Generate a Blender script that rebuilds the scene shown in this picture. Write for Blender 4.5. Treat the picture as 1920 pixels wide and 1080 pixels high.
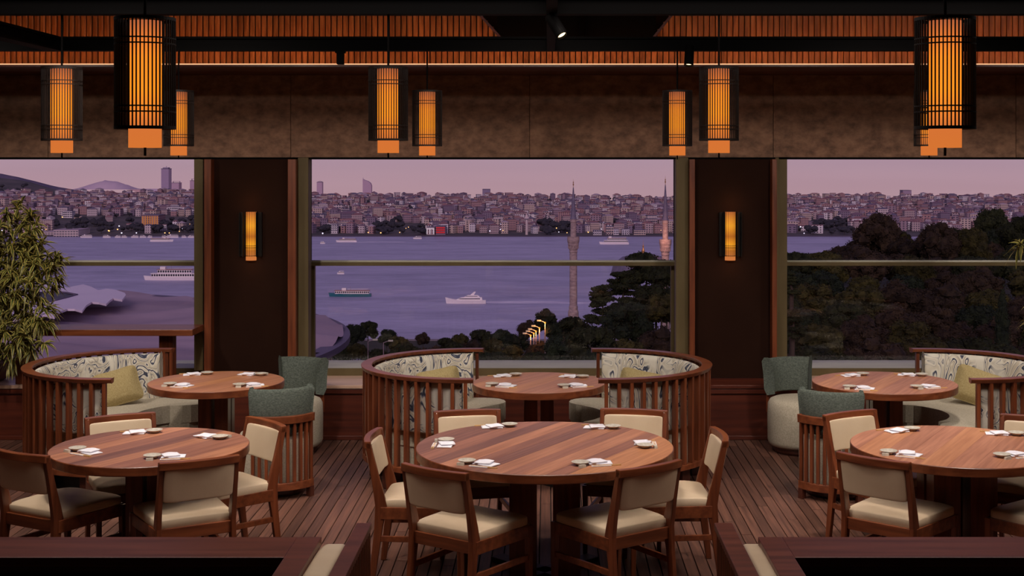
import bpy, bmesh, math, random
from math import sin, cos, pi, radians as R_
from mathutils import Vector, Matrix, noise as mnoise
random.seed(7)
sc = bpy.context.scene
COL = sc.collection
for o in list(bpy.data.objects): bpy.data.objects.remove(o)

# ------------------------------------------------------------------ camera, sky, lights, exposure
F, CX, CY, H = 2550.0, 1028.0, 306.0, 2.4
cd = bpy.data.cameras.new('camera'); cam = bpy.data.objects.new('camera', cd); COL.objects.link(cam)
cam.location = (0, 0, H); cam.rotation_euler = (pi/2, 0, 0)
cd.sensor_width = 36; cd.lens = F/1920*36; cd.clip_end = 20000; cd.clip_start = .05
cd.shift_x = (960-CX)/1920; cd.shift_y = -(540-CY)/1920
sc.camera = cam
def P(x, y, d): return Vector(((x-CX)*d/F, d, H-(y-CY)*d/F))
def XD(x, d): return (x-CX)*d/F
def onz(x, y, z):
    d = (H-z)*F/(y-CY); return Vector(((x-CX)*d/F, d, z))

def lin(c):
    return tuple(((v/255)/12.92 if v/255 <= .04045 else ((v/255+.055)/1.055)**2.4) for v in c)+(1,)

w = bpy.data.worlds.new('dusk_sky'); sc.world = w; w.use_nodes = True
nt = w.node_tree; nt.nodes.clear()
tc = nt.nodes.new('ShaderNodeTexCoord'); sep = nt.nodes.new('ShaderNodeSeparateXYZ'); nt.links.new(tc.outputs['Generated'], sep.inputs[0])
mr = nt.nodes.new('ShaderNodeMapRange'); mr.inputs[1].default_value = -.03; mr.inputs[2].default_value = .5
nt.links.new(sep.outputs[2], mr.inputs[0])
nz = nt.nodes.new('ShaderNodeTexNoise'); nz.inputs['Scale'].default_value = 3; mp = nt.nodes.new('ShaderNodeMapping'); mp.inputs['Scale'].default_value = (1, 1, 24)
nt.links.new(tc.outputs['Generated'], mp.inputs[0]); nt.links.new(mp.outputs[0], nz.inputs[0])
rp = nt.nodes.new('ShaderNodeValToRGB'); e = rp.color_ramp.elements
e[0].position = 0; e[0].color = lin((186, 150, 158)); e[1].position = 1; e[1].color = lin((112, 102, 140))
for p_, c_ in ((.04, (186, 152, 164)), (.075, (178, 150, 166)), (.13, (160, 140, 164)), (.3, (134, 120, 150))):
    q = e.new(p_); q.color = lin(c_)
nt.links.new(mr.outputs[0], rp.inputs[0])
mx = nt.nodes.new('ShaderNodeMix'); mx.data_type = 'RGBA'; mx.blend_type = 'MULTIPLY'; mx.inputs[0].default_value = .09
cr = nt.nodes.new('ShaderNodeValToRGB'); cr.color_ramp.elements[0].position = .35; cr.color_ramp.elements[1].position = .65
cr.color_ramp.elements[0].color = (.6, .55, .6, 1)
nt.links.new(nz.outputs[0], cr.inputs[0]); nt.links.new(rp.outputs[0], mx.inputs[6]); nt.links.new(cr.outputs[0], mx.inputs[7])
bg = nt.nodes.new('ShaderNodeBackground'); bg.inputs[1].default_value = 1.0
ow = nt.nodes.new('ShaderNodeOutputWorld'); nt.links.new(mx.outputs[2], bg.inputs[0]); nt.links.new(bg.outputs[0], ow.inputs[0])

def light(kind, name, loc, energy, color, target=None, **k):
    l = bpy.data.lights.new(name, kind); l.energy = energy; l.color = color
    for a, b in k.items(): setattr(l, a, b)
    o = bpy.data.objects.new(name, l); COL.objects.link(o); o.location = loc
    if target is not None:
        o.rotation_euler = (Vector(target)-Vector(loc)).to_track_quat('-Z', 'Y').to_euler()
    return o
light('SUN', 'dusk_glow', (0, -20, 40), 1.15, (1, .74, .80), target=(8, 60, 8), angle=R_(20))
WARM = (1, .88, .79)
light('AREA', 'overhead_fill', (0, 6.7, 3.95), 175, (1, .87, .80), target=(0, 7.6, 0), shape='RECTANGLE', size=7, size_y=2.0)  # added overhead fill for the room, no fixture belongs to it
for i, (x, y) in enumerate([(-2.4, 7.0), (0, 7.0), (2.4, 7.0), (-2.5, 9.4), (0, 9.4), (2.5, 9.4), (-4.5, 9.7), (4.6, 9.7)]):  # outermost pair is added to brighten the potted plants
    light('SPOT', 'ceiling_and_fill_spot', (x, y-.8 if y > 9 else y+.05, 3.6), 190 if y > 9 else 165, WARM, target=(x, y+.9, .7), spot_size=R_(118 if y > 9 else 84), spot_blend=.9, shadow_soft_size=.12)
vs = sc.view_settings; vs.view_transform = 'Standard'; vs.look = 'None'; vs.gamma = 1; vs.use_curve_mapping = False; vs.exposure = 0
sc.cycles.max_bounces = 6; sc.cycles.transparent_max_bounces = 12; sc.cycles.use_denoising = True
sc.cycles.sample_clamp_indirect = 3; sc.cycles.caustics_reflective = False; sc.cycles.caustics_refractive = False

# ------------------------------------------------------------------ helpers
class MB:
    def __init__(s): s.v = []; s.f = []; s.mi = []; s.cur = 0
    def add(s, vs, fs):
        b = len(s.v); s.v += [tuple(p) for p in vs]; s.f += [tuple(i+b for i in f) for f in fs]; s.mi += [s.cur]*len(fs); return s
    def box(s, x0, x1, y0, y1, z0, z1, rz=0, c=None):
        vs = [(x, y, z) for z in (z0, z1) for y in (y0, y1) for x in (x0, x1)]
        if rz or c:
            c = c or (0, 0); vs = [(c[0]+x*cos(rz)-y*sin(rz), c[1]+x*sin(rz)+y*cos(rz), z) for x, y, z in vs]
        return s.add(vs, [(0, 2, 3, 1), (4, 5, 7, 6), (0, 1, 5, 4), (2, 6, 7, 3), (0, 4, 6, 2), (1, 3, 7, 5)])
    def hexa(s, p):   # 4 bottom ccw + 4 top ccw
        return s.add(p, [(3, 2, 1, 0), (4, 5, 6, 7), (0, 1, 5, 4), (1, 2, 6, 5), (2, 3, 7, 6), (3, 0, 4, 7)])
    def prism(s, poly, z0, z1):
        n = len(poly); vs = [(x, y, z0) for x, y in poly]+[(x, y, z1) for x, y in poly]
        return s.add(vs, [tuple(range(n-1, -1, -1)), tuple(range(n, 2*n))]+[(i, (i+1) % n, n+(i+1) % n, n+i) for i in range(n)])
    def lathe(s, prof, n=24, c=(0, 0), a0=0, a1=2*pi):
        full = abs(a1-a0-2*pi) < 1e-6; m = n if full else n+1; k = len(prof); vs = []
        for i in range(m):
            a = a0+(a1-a0)*i/n
            for r, z in prof: vs.append((c[0]+r*cos(a), c[1]+r*sin(a), z))
        fs = []
        for i in range(n):
            j = (i+1) % m
            for q in range(k-1): fs.append((i*k+q, j*k+q, j*k+q+1, i*k+q+1))
        return s.add(vs, fs)
    def arc(s, sec, a0, a1, n=24, c=(0, 0)):     # closed section swept along an arc, capped
        k = len(sec); vs = []
        for i in range(n+1):
            a = a0+(a1-a0)*i/n
            for r, z in sec: vs.append((c[0]+r*cos(a), c[1]+r*sin(a), z))
        fs = [(i*k+q, (i+1)*k+q, (i+1)*k+(q+1) % k, i*k+(q+1) % k) for i in range(n) for q in range(k)]
        fs += [tuple(range(k-1, -1, -1)), tuple(range(n*k, n*k+k))]
        return s.add(vs, fs)
    def tube(s, pts, r, n=6, r1=None):
        pts = [Vector(p) for p in pts]; vs = []
        for i, p in enumerate(pts):
            t = (pts[min(i+1, len(pts)-1)]-pts[max(i-1, 0)]).normalized()
            u = t.orthogonal().normalized(); v = t.cross(u)
            rr = r if r1 is None else r+(r1-r)*i/(len(pts)-1)
            for k in range(n): vs.append(p+u*rr*cos(2*pi*k/n)+v*rr*sin(2*pi*k/n))
        m = len(pts)
        fs = [(i*n+k, i*n+(k+1) % n, (i+1)*n+(k+1) % n, (i+1)*n+k) for i in range(m-1) for k in range(n)]
        fs += [tuple(range(n-1, -1, -1)), tuple(range((m-1)*n, m*n))]
        return s.add(vs, fs)
    def sup(s, c, a, b, h, e=.25, nu=24, nv=12, fn=None):   # rounded pillow/box shape
        sg = lambda v, q: math.copysign(abs(v)**q, v)
        vs = []
        for j in range(nv+1):
            t = -pi/2+pi*j/nv
            for i in range(nu):
                u = 2*pi*(i+.5)/nu
                p = [a*sg(cos(t), e)*sg(cos(u), e), b*sg(cos(t), e)*sg(sin(u), e), h*sg(sin(t), e)]
                if fn: p = fn(*p)
                vs.append((c[0]+p[0], c[1]+p[1], c[2]+p[2]))
        fs = [(j*nu+i, j*nu+(i+1) % nu, (j+1)*nu+(i+1) % nu, (j+1)*nu+i) for j in range(nv) for i in range(nu)]
        return s.add(vs, fs)
    def mesh(s, name, mats, smooth=False):
        me = bpy.data.meshes.new(name); me.from_pydata(s.v, [], s.f)
        for m in (mats if isinstance(mats, (list, tuple)) else [mats]): me.materials.append(m)
        if any(s.mi): me.polygons.foreach_set('material_index', s.mi)
        if smooth: me.polygons.foreach_set('use_smooth', [True]*len(me.polygons))
        me.update(); return me
    def build(s, name, mats, parent=None, bevel=0, smooth=False, seg=2, loc=None, rz=0):
        return link(name, s.mesh(name, mats, smooth), parent, bevel, seg, loc, rz)
def link(name, me, parent=None, bevel=0, seg=2, loc=None, rz=0):
    o = bpy.data.objects.new(name, me); COL.objects.link(o); o.parent = parent
    if loc is not None: o.location = loc
    if rz: o.rotation_euler = (0, 0, rz)
    if bevel:
        m = o.modifiers.new('bevel', 'BEVEL'); m.width = bevel; m.segments = seg; m.limit_method = 'ANGLE'; m.angle_limit = R_(40); m.harden_normals = False
    return o
def empty(name, loc=(0, 0, 0), rz=0):
    o = bpy.data.objects.new(name, None); COL.objects.link(o); o.location = loc; o.rotation_euler = (0, 0, rz); o.empty_display_size = .1
    return o
def tag(o, label=None, cat=None, group=None, kind=None):
    if label: o['label'] = label
    if cat: o['category'] = cat
    if group: o['group'] = group
    if kind: o['kind'] = kind
    return o
def thing(name, label, cat, loc=(0, 0, 0), rz=0, group=None): return tag(empty(name, loc, rz), label, cat, group)
KIDS = {}
def snapshot(root):
    for o in list(COL.objects):
        if o.parent: KIDS.setdefault(o.parent.name, [])
    return root
def copy_tree(o, parent=None, kids=None):
    if kids is None:
        kids = {}
        for q in COL.objects:
            if q.parent: kids.setdefault(q.parent.name, []).append(q)
    c = o.copy(); COL.objects.link(c)
    if parent: c.parent = parent
    for ch in kids.get(o.name, []): copy_tree(ch, c, kids)
    return c

# ------------------------------------------------------------------ materials
MATS = {}
def mat(name, c1, c2=None, rough=.5, scale=(8, 8, 8), ns=1.0, detail=4, bump=0, metal=0, spec=.5, rnd=0, lo=.35, hi=.65, coat=0, bscale=None, emit=None, es=1, dist=0, nr=.5):
    m = bpy.data.materials.new(name); m.use_nodes = True; t = m.node_tree; b = t.nodes['Principled BSDF']
    b.inputs['Roughness'].default_value = rough; b.inputs['Metallic'].default_value = metal; b.inputs['Specular IOR Level'].default_value = spec
    b.inputs['Coat Weight'].default_value = coat; b.inputs['Coat Roughness'].default_value = .15
    b.inputs['Base Color'].default_value = lin(c1)
    if c2 or bump:
        tc = t.nodes.new('ShaderNodeTexCoord'); mp = t.nodes.new('ShaderNodeMapping'); mp.inputs['Scale'].default_value = scale
        t.links.new(tc.outputs['Object'], mp.inputs[0])
        n = t.nodes.new('ShaderNodeTexNoise'); n.inputs['Scale'].default_value = ns; n.inputs['Detail'].default_value = detail; n.inputs['Distortion'].default_value = dist; n.inputs['Roughness'].default_value = nr
        if rnd:
            oi = t.nodes.new('ShaderNodeObjectInfo'); va = t.nodes.new('ShaderNodeVectorMath'); va.operation = 'ADD'
            cm = t.nodes.new('ShaderNodeVectorMath'); cm.operation = 'SCALE'; cm.inputs['Scale'].default_value = 1
            cb = t.nodes.new('ShaderNodeCombineXYZ'); ml = t.nodes.new('ShaderNodeMath'); ml.operation = 'MULTIPLY'; ml.inputs[1].default_value = 40
            t.links.new(oi.outputs['Random'], ml.inputs[0])
            for k in range(3): t.links.new(ml.outputs[0], cb.inputs[k])
            t.links.new(mp.outputs[0], va.inputs[0]); t.links.new(cb.outputs[0], va.inputs[1]); t.links.new(va.outputs[0], n.inputs[0])
        else: t.links.new(mp.outputs[0], n.inputs[0])
    if c2:
        r = t.nodes.new('ShaderNodeValToRGB'); r.color_ramp.elements[0].position = lo; r.color_ramp.elements[1].position = hi
        r.color_ramp.elements[0].color = lin(c1); r.color_ramp.elements[1].color = lin(c2); t.links.new(n.outputs[0], r.inputs[0])
        out = r.outputs[0]
        if rnd:
            h = t.nodes.new('ShaderNodeHueSaturation'); mr = t.nodes.new('ShaderNodeMapRange'); mr.inputs[3].default_value = 1-rnd; mr.inputs[4].default_value = 1+rnd
            t.links.new(oi.outputs['Random'], mr.inputs[0]); t.links.new(mr.outputs[0], h.inputs['Value']); t.links.new(out, h.inputs['Color']); out = h.outputs[0]
        t.links.new(out, b.inputs['Base Color'])
    if bump:
        src = n
        if bscale:
            src = t.nodes.new('ShaderNodeTexNoise'); src.inputs['Scale'].default_value = bscale; src.inputs['Detail'].default_value = 3
            t.links.new(tc.outputs['Object'], src.inputs[0])
        bp = t.nodes.new('ShaderNodeBump'); bp.inputs['Strength'].default_value = bump; bp.inputs['Distance'].default_value = .01
        t.links.new(src.outputs[0], bp.inputs['Height']); t.links.new(bp.outputs[0], b.inputs['Normal'])
    if emit: b.inputs['Emission Color'].default_value = lin(emit); b.inputs['Emission Strength'].default_value = es
    MATS[name] = m; return m
wood = mat('red_wood', (98, 47, 25), (130, 70, 40), .36, (3, 30, 30), detail=5, rnd=.1, coat=.15)
woodz = mat('red_wood_upright', (92, 43, 23), (124, 65, 37), .36, (34, 34, 2.5), detail=5, rnd=.12, coat=.15)
wood_dk = mat('dark_wood', (62, 28, 20), (84, 42, 30), .33, (2, 24, 24), detail=5, coat=.15)
wood_bench = mat('partition_wood', (84, 42, 34), (112, 60, 48), .38, (1.5, 22, 22), detail=5, rnd=.05)
wood_ledge = mat('ledge_wood', (70, 28, 18), (92, 40, 25), .4, (1.2, 12, 30), detail=5)
board_m = []
for i, (a, b_) in enumerate([((158, 104, 78), (188, 130, 100)), ((112, 74, 64), (138, 94, 80)), ((174, 116, 80), (198, 138, 98)), ((134, 88, 72), (160, 108, 88))]):
    board_m.append(mat('table_board_%d' % i, a, b_, .42, (2.2, 40, 5), ns=1, detail=6, rnd=.06, spec=.35))
deck = mat('deck_board', (74, 48, 40), (118, 80, 64), .5, (60, 3.5, 10), detail=6, rnd=.32, bump=.15, lo=.3, hi=.75)
deck_gap = mat('deck_gap', (14, 8, 7), rough=.9)
leather = mat('cream_leather', (204, 180, 150), (214, 192, 162), .42, (4, 4, 4), bump=.05, bscale=160)
linen = mat('oatmeal_linen', (172, 162, 142), (192, 182, 162), .85, (90, 90, 90), bump=.25, bscale=350, spec=.2)
greenf = mat('green_linen', (70, 76, 70), (98, 105, 96), .85, (70, 70, 160), bump=.25, bscale=350, spec=.2)
yellowf = mat('mustard_linen', (156, 138, 94), (180, 162, 116), .85, (120, 120, 120), bump=.3, bscale=300, spec=.2)
cloth = mat('white_cotton', (238, 236, 246), (246, 244, 252), .8, (30, 30, 30), bump=.2, bscale=250, spec=.2)
paper = mat('white_paper', (246, 244, 252), rough=.7)
ceramic = mat('grey_ceramic', (186, 178, 164), (206, 200, 188), .3, (60, 60, 60))
bamboo = mat('bamboo', (206, 160, 100), (222, 180, 120), .5, (40, 40, 4))
stone_rest = mat('stone_rest', (190, 184, 170), (212, 206, 190), .4, (90, 90, 90))
ink = mat('ink', (60, 50, 60), rough=.7)
black = mat('black_steel', (5, 4, 4), rough=.7, spec=.05)
black_w = mat('blackened_bars', (22, 15, 12), rough=.6, spec=.2)
blackbase = mat('black_base', (16, 13, 12), rough=.5)
conc = mat('brown_concrete', (96, 68, 52), (156, 116, 90), .8, (2.2, 2.2, 3.2), ns=4.5, detail=14, nr=.62, bump=.35, rnd=.05, lo=.3, hi=.72)
pier = mat('pier_panel', (36, 18, 11), (40, 21, 13), .8, (3, 3, 3), spec=.08)
olive = mat('olive_metal', (92, 78, 52), (102, 88, 60), .55, (6, 6, 2), spec=.2)
sillm = mat('pale_sill', (176, 172, 154), (188, 184, 166), .5, (2, 5, 5))
ledgetop = mat('ledge_top', (190, 154, 132), (206, 170, 148), .4, (1.5, 12, 12), detail=5)
slatm = mat('cornice_slat', (150, 94, 54), (196, 136, 84), .5, (30, 30, 3), rnd=.22, detail=5)
ceilm = mat('black_ceiling', (9, 8, 9), rough=.9, spec=.1)
wallm = mat('dark_room_wall', (46, 34, 28), rough=.8)

def emission_mat(name, col, s):
    m = bpy.data.materials.new(name); m.use_nodes = True; t = m.node_tree; t.nodes.clear()
    e = t.nodes.new('ShaderNodeEmission'); e.inputs[0].default_value = lin(col); e.inputs[1].default_value = s
    o = t.nodes.new('ShaderNodeOutputMaterial'); t.links.new(e.outputs[0], o.inputs[0]); return m
def shade_mat(name, stops, z0, z1, s):
    m = bpy.data.materials.new(name); m.use_nodes = True; t = m.node_tree; t.nodes.clear()
    tc = t.nodes.new('ShaderNodeTexCoord'); sp = t.nodes.new('ShaderNodeSeparateXYZ'); t.links.new(tc.outputs['Object'], sp.inputs[0])
    mr = t.nodes.new('ShaderNodeMapRange'); mr.inputs[1].default_value = z0; mr.inputs[2].default_value = z1; t.links.new(sp.outputs[2], mr.inputs[0])
    r = t.nodes.new('ShaderNodeValToRGB'); r.color_ramp.elements[0].position = stops[0][0]; r.color_ramp.elements[0].color = lin(stops[0][1])
    r.color_ramp.elements[1].position = stops[-1][0]; r.color_ramp.elements[1].color = lin(stops[-1][1])
    for p, c in stops[1:-1]: r.color_ramp.elements.new(p).color = lin(c)
    t.links.new(mr.outputs[0], r.inputs[0])
    e = t.nodes.new('ShaderNodeEmission'); e.inputs[1].default_value = s; t.links.new(r.outputs[0], e.inputs[0])
    o = t.nodes.new('ShaderNodeOutputMaterial'); t.links.new(e.outputs[0], o.inputs[0]); return m
shade_m = shade_mat('glowing_paper', [(0, (206, 112, 48)), (.16, (206, 110, 50)), (.24, (226, 122, 48)), (.45, (252, 146, 34)), (.7, (250, 140, 38)), (.86, (220, 116, 50)), (1, (168, 90, 56))], 0, .48, 1.08)
sconce_m = shade_mat('sconce_glow', [(0, (190, 110, 60)), (.2, (190, 110, 40)), (.33, (255, 165, 40)), (.5, (190, 105, 35)), (.72, (255, 165, 45)), (1, (190, 105, 50))], 0, .43, 1.15)
led_m = emission_mat('cove_led', (255, 150, 78), 10)
led_lip = emission_mat('cove_lip_led', (255, 190, 140), 1.1)
spot_face = emission_mat('spot_face', (255, 225, 170), 3)

def marble_mat():
    m = bpy.data.materials.new('marbled_fabric'); m.use_nodes = True; t = m.node_tree; b = t.nodes['Principled BSDF']
    b.inputs['Roughness'].default_value = .85; b.inputs['Specular IOR Level'].default_value = .2
    tc = t.nodes.new('ShaderNodeTexCoord')
    mp = t.nodes.new('ShaderNodeMapping'); mp.inputs['Scale'].default_value = (2.2, 2.2, 1.3); t.links.new(tc.outputs['Object'], mp.inputs[0])
    n1 = t.nodes.new('ShaderNodeTexNoise'); n1.inputs['Scale'].default_value = 1.5; n1.inputs['Detail'].default_value = 2.4; n1.inputs['Roughness'].default_value = .42; n1.inputs['Distortion'].default_value = 2.1
    t.links.new(mp.outputs[0], n1.inputs[0])
    # contour lines of the warped noise
    mu = t.nodes.new('ShaderNodeMath'); mu.operation = 'MULTIPLY'; mu.inputs[1].default_value = 9; t.links.new(n1.outputs[0], mu.inputs[0])
    fr = t.nodes.new('ShaderNodeMath'); fr.operation = 'FRACT'; t.links.new(mu.outputs[0], fr.inputs[0])
    r = t.nodes.new('ShaderNodeValToRGB'); r.color_ramp.interpolation = 'EASE'; es = r.color_ramp.elements
    base, base2, dk, md = lin((190, 180, 160)), lin((212, 206, 192)), lin((58, 62, 78)), lin((116, 116, 126))
    es[0].position = 0; es[0].color = base; es[1].position = 1; es[1].color = base
    for p, c in ((.32, base2), (.38, md), (.43, dk), (.50, dk), (.56, md), (.61, base2), (.8, base), (.86, md), (.9, base)): es.new(p).color = c
    t.links.new(fr.outputs[0], r.inputs[0])
    n2 = t.nodes.new('ShaderNodeTexNoise'); n2.inputs['Scale'].default_value = 2.4; n2.inputs['Detail'].default_value = 1; n2.inputs['Distortion'].default_value = .8
    t.links.new(mp.outputs[0], n2.inputs[0])
    msk = t.nodes.new('ShaderNodeValToRGB'); msk.color_ramp.elements[0].position = .36; msk.color_ramp.elements[1].position = .47
    t.links.new(n2.outputs[0], msk.inputs[0])
    mx2 = t.nodes.new('ShaderNodeMix'); mx2.data_type = 'RGBA'; t.links.new(msk.outputs[0], mx2.inputs[0]); t.links.new(r.outputs[0], mx2.inputs[7]); mx2.inputs[6].default_value = base2
    t.links.new(mx2.outputs[2], b.inputs['Base Color']); return m
marble = marble_mat()

def glass_mat():
    m = bpy.data.materials.new('window_glass'); m.use_nodes = True; t = m.node_tree; t.nodes.clear()
    tr = t.nodes.new('ShaderNodeBsdfTransparent'); tr.inputs[0].default_value = (.97, .97, .98, 1)
    gl = t.nodes.new('ShaderNodeBsdfGlossy'); gl.inputs['Roughness'].default_value = .02
    mx = t.nodes.new('ShaderNodeMixShader'); mx.inputs[0].default_value = .035; o = t.nodes.new('ShaderNodeOutputMaterial')
    t.links.new(tr.outputs[0], mx.inputs[1]); t.links.new(gl.outputs[0], mx.inputs[2]); t.links.new(mx.outputs[0], o.inputs[0]); return m
glass = glass_mat()

# ------------------------------------------------------------------ room shell
XL, XR, YB = -6.2, 6.2, -1.5
def struct(mb, name, m, parent=None, **k):
    o = mb.build(name, m, parent, **k)
    if parent is None: o['kind'] = 'structure'
    return o
LF, LB, LZ = 11.79, 12.33, .476      # ledge front, ledge back, ledge height
DW = 12.2; DG = 12.72                 # pier plane and glass plane
floor = struct(MB().box(XL, XR, YB, LB, -.12, -.022), 'floor', deck_gap)
# deck boards running away from the viewer
PW = .0723; rows = int((XR-XL)/PW); planks = []
rr = random.Random(3)
for i in range(rows):
    x = XL+i*PW; y = 3.6-rr.random()*1.6
    while y < LF:
        L = rr.uniform(.9, 2.0); y1 = min(y+L, LF)
        if y1-y > .05: planks.append((x, y, y1))
        y = y1
def score(p):
    x = p[0]; y = (p[1]+p[2])/2; px = CX+x*F/y; py = CY+H*F/max(p[2]-.1, 1)
    if px < -10 or px > 1930 or py > 1080 or y > 11.6: return 99
    s = 0
    if 470 < px < 770 or 1250 < px < 1560 or 930 < px < 1100: s = 0
    elif px < 60: s = 1
    else: s = 2
    return s+(.3 if py < 850 else 0)+y*.01
planks.sort(key=score)
rest = MB(); pmesh = {}
for k, (x, y0, y1) in enumerate(planks):
    L = round((y1-y0)*10)/10 or .1; 
    if k < 300 and score((x, y0, y1)) < 99:
        key = round(y1-y0, 1)
        if key not in pmesh: pmesh[key] = MB().hexa([(-.0335, -.5, -.02), (.0335, -.5, -.02), (.0335, .5, -.02), (-.0335, .5, -.02), (-.0325, -.5, 0), (.0325, -.5, 0), (.0325, .5, 0), (-.0325, .5, 0)]).mesh('plank', deck)
        o = link('plank', pmesh[key], floor, loc=(x+PW/2, (y0+y1)/2, rr.uniform(-.0012, 0))); o.scale = (1, (y1-y0)-.003, 1)
    else: rest.box(x+.003, x+PW-.003, y0+.0015, y1-.0015, -.02, rr.uniform(-.0012, 0))
o = rest.build('floor_boards', deck, floor); o['kind'] = 'stuff'

ceiling = struct(MB().box(XL, XR, YB, DW+.1, 4.05, 4.2), 'ceiling', ceilm)
struct(MB().box(XL-.15, XL, YB, DG, -.1, 4.2), 'wall_left', wallm)
struct(MB().box(XR, XR+.15, YB, DG, -.1, 4.2), 'wall_right', wallm)
struct(MB().box(XL, XR, YB-.15, YB, -.1, 4.2), 'wall_back', wallm)
# concrete band over the windows, in large panels
wall_front = struct(MB().box(XL, XR, DW+.03, DW+.3, 2.47, 4.05), 'wall_front', pier)
zt = 3.19
js = [-365, 90, 545, 993, 1450, 1905, 2360]
for a, b_ in zip(js[:-1], js[1:]):
    MB().box(XD(a, DW)+.002, XD(b_, DW)-.002, DW, DW+.03, 2.452, zt).build('concrete_panel', conc, wall_front, bevel=.002)
struct(MB().box(XL, XR, DW-.02, DW+.5, 2.435, 2.452), 'trim_1', black)
# cornice shelf with a glowing cove, slatted wall above
corn = struct(MB().box(XL, XR, 11.17, DW, zt, zt+.02), 'trim_2', wood_dk, bevel=.002)
MB().box(XL, XR, 11.165, 11.19, zt+.019, zt+.028).build('lip_light', led_lip, corn)
MB().box(XL, XR, 11.74, 11.78, zt+.02, zt+.03).build('cove_light', led_m, corn)
slatwall = struct(MB().box(XL, XR, 12.07, 12.1, zt+.02, 4.05), 'wall_slatted', pier)
n = int((XR-XL)/.0515)
sm = MB().prism([(-.021, -.012), (.012, -.03), (.021, -.022), (.021, .03), (-.021, .03)], 0, 1).mesh('slat', slatm)
for i in range(n):
    x = XL+.03+i*.0515; px = CX+x*F/12
    if px < -420 or px > 2330: continue
    yt = 28
    if 905 < px < 1255: yt = min(84, 33+(37*(px-905)/35 if px < 1080 else 37*(1255-px)/30))
    z1 = H-(yt-CY)*12/F if yt > 28 else 3.95
    s = link('slat', sm, slatwall, loc=(x, 12.04, zt+.02)); s.scale = (1, 1, z1-zt-.02)
# dark panel standing in for the dim ceiling opening, before the slats
hz0, hz1 = 3.462, 4.0
hat = thing('ceiling_gap', 'dark panel with slanted ends standing in for the ceiling opening above the middle window', 'opening')
MB().prism([(XD(932, 11.9), 11.93), (XD(1230, 11.9), 11.93), (XD(1230, 11.9), 11.99), (XD(932, 11.9), 11.99)], hz0, hz1).build('panel', ceilm, hat)
for sx0, sx1 in ((940, 902), (1224, 1258)):
    a = P(sx0, 72, 11.88); b_ = P(sx1, 30, 11.88); MB().tube([a, b_, b_+(b_-a)*.6], .014, 4).build('frame_bar', wood_ledge, hat)
for x in (1085, 1098): MB().box(XD(x, 11.88), XD(x+4, 11.88), 11.86, 11.9, hz0, hz1).build('frame_bar', black, hat)

# steel ceiling grid
def beam(x0, x1, y0, y1, label):
    t = thing('ceiling_beam', label, 'beam')
    MB().box(x0, x1, y0, y1, 3.24, 3.262).build('lower_flange', black, t)
    if x1-x0 > y1-y0: MB().box(x0, x1, (y0+y1)/2-.02, (y0+y1)/2+.02, 3.26, 3.33).build('web', black, t)
    else: MB().box((x0+x1)/2-.02, (x0+x1)/2+.02, y0, y1, 3.26, 3.33).build('web', black, t)
    MB().box(x0, x1, y0, y1, 3.328, 3.345).build('upper_flange', black, t)
    for xx in (x0+.5, x1-.5) if x1-x0 > 1 else ((x0+x1)/2,):
        MB().box(xx-.015, xx+.015, (y0+y1)/2-.015, (y0+y1)/2+.015, 3.34, 4.05).build('hanger', black, t)
beam(XL, XR, 10.14, 10.24, 'long black steel beam across the room above the rear lanterns')
beam(XL, XR, 7.65, 7.75, 'long black steel beam across the top edge of the view')
beam(XL, XR, 5.05, 5.15, 'black steel beam that carries the two largest lanterns')
beam(-3.76, -3.64, 5.16, 10.13, 'black steel beam running away from the viewer at top left')
beam(-.01, .05, 5.16, 10.13, 'thin black steel beam running away at the middle of the ceiling')
beam(3.68, 3.80, 5.16, 10.13, 'black steel beam running away from the viewer at top right')

def spot(x, y, z, tgt, label):
    t = thing('track_spotlight', label, 'spotlight', (x, y, z), group='small black spotlights')
    q = (Vector(tgt)-Vector((x, y, z))).to_track_quat('-Z', 'Y').to_matrix().to_4x4()
    b_ = MB().lathe([(0, .07), (.032, .07), (.035, .06), (.035, -.08), (.028, -.08), (.028, -.06), (0, -.06)], 20).build('housing', black, t, smooth=False); b_.matrix_local = q
    f_ = MB().lathe([(0, -.065), (.027, -.065), (.027, -.0655), (0, -.0655)], 20).build('lens', spot_face, t); f_.matrix_local = q
    MB().box(-.008, .008, -.012, .012, .05, 3.262-z if z < 3.2 else .12).build('bracket', black, t)
p = P(1042, 44, 7.7); spot(p.x, 7.6, 3.17, (p.x+.75, 6.9, 1.9), 'black cylinder spotlight tilted to the right under the top beam')
p = P(1291, 107, 10.1); spot(p.x, 10.05, p.z+.01, (p.x-.1, 9.7, 2), 'black cylinder spotlight hanging straight under the rear beam')
p = P(635, 108, 10.1); t = thing('beam_bracket', 'short black bracket box under the rear beam left of the lanterns', 'bracket', (p.x, 10.19, 3.14))
MB().box(-.025, .025, -.03, .03, 0, .1).build('housing', black, t, bevel=.003); MB().box(-.035, .035, -.04, .04, .085, .099).build('plate', black, t)

# ------------------------------------------------------------------ piers, frames, windows
def dbox(px0, px1, y0, y1, z0, z1): return MB().box(XD(px0, DW), XD(px1, DW), y0, y1, z0, z1)
Z0, Z1 = LZ, 2.435
piers = [(390, 560, 403, 545), (1290, 1452, 1300, 1443)]
for i, (a, b_, c, d_) in enumerate(piers):
    w_ = struct(dbox(c, d_, DW-.03, DW+.35, Z0, Z1), ('wall_pier_left', 'wall_pier_right')[i], pier)
    dbox(a, c, DW-.14, DW+.3, Z0, Z1).build('jamb_post', woodz, w_, bevel=.003)
    dbox(d_, b_, DW-.14, DW+.3, Z0, Z1).build('jamb_post', woodz, w_, bevel=.003)
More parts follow.
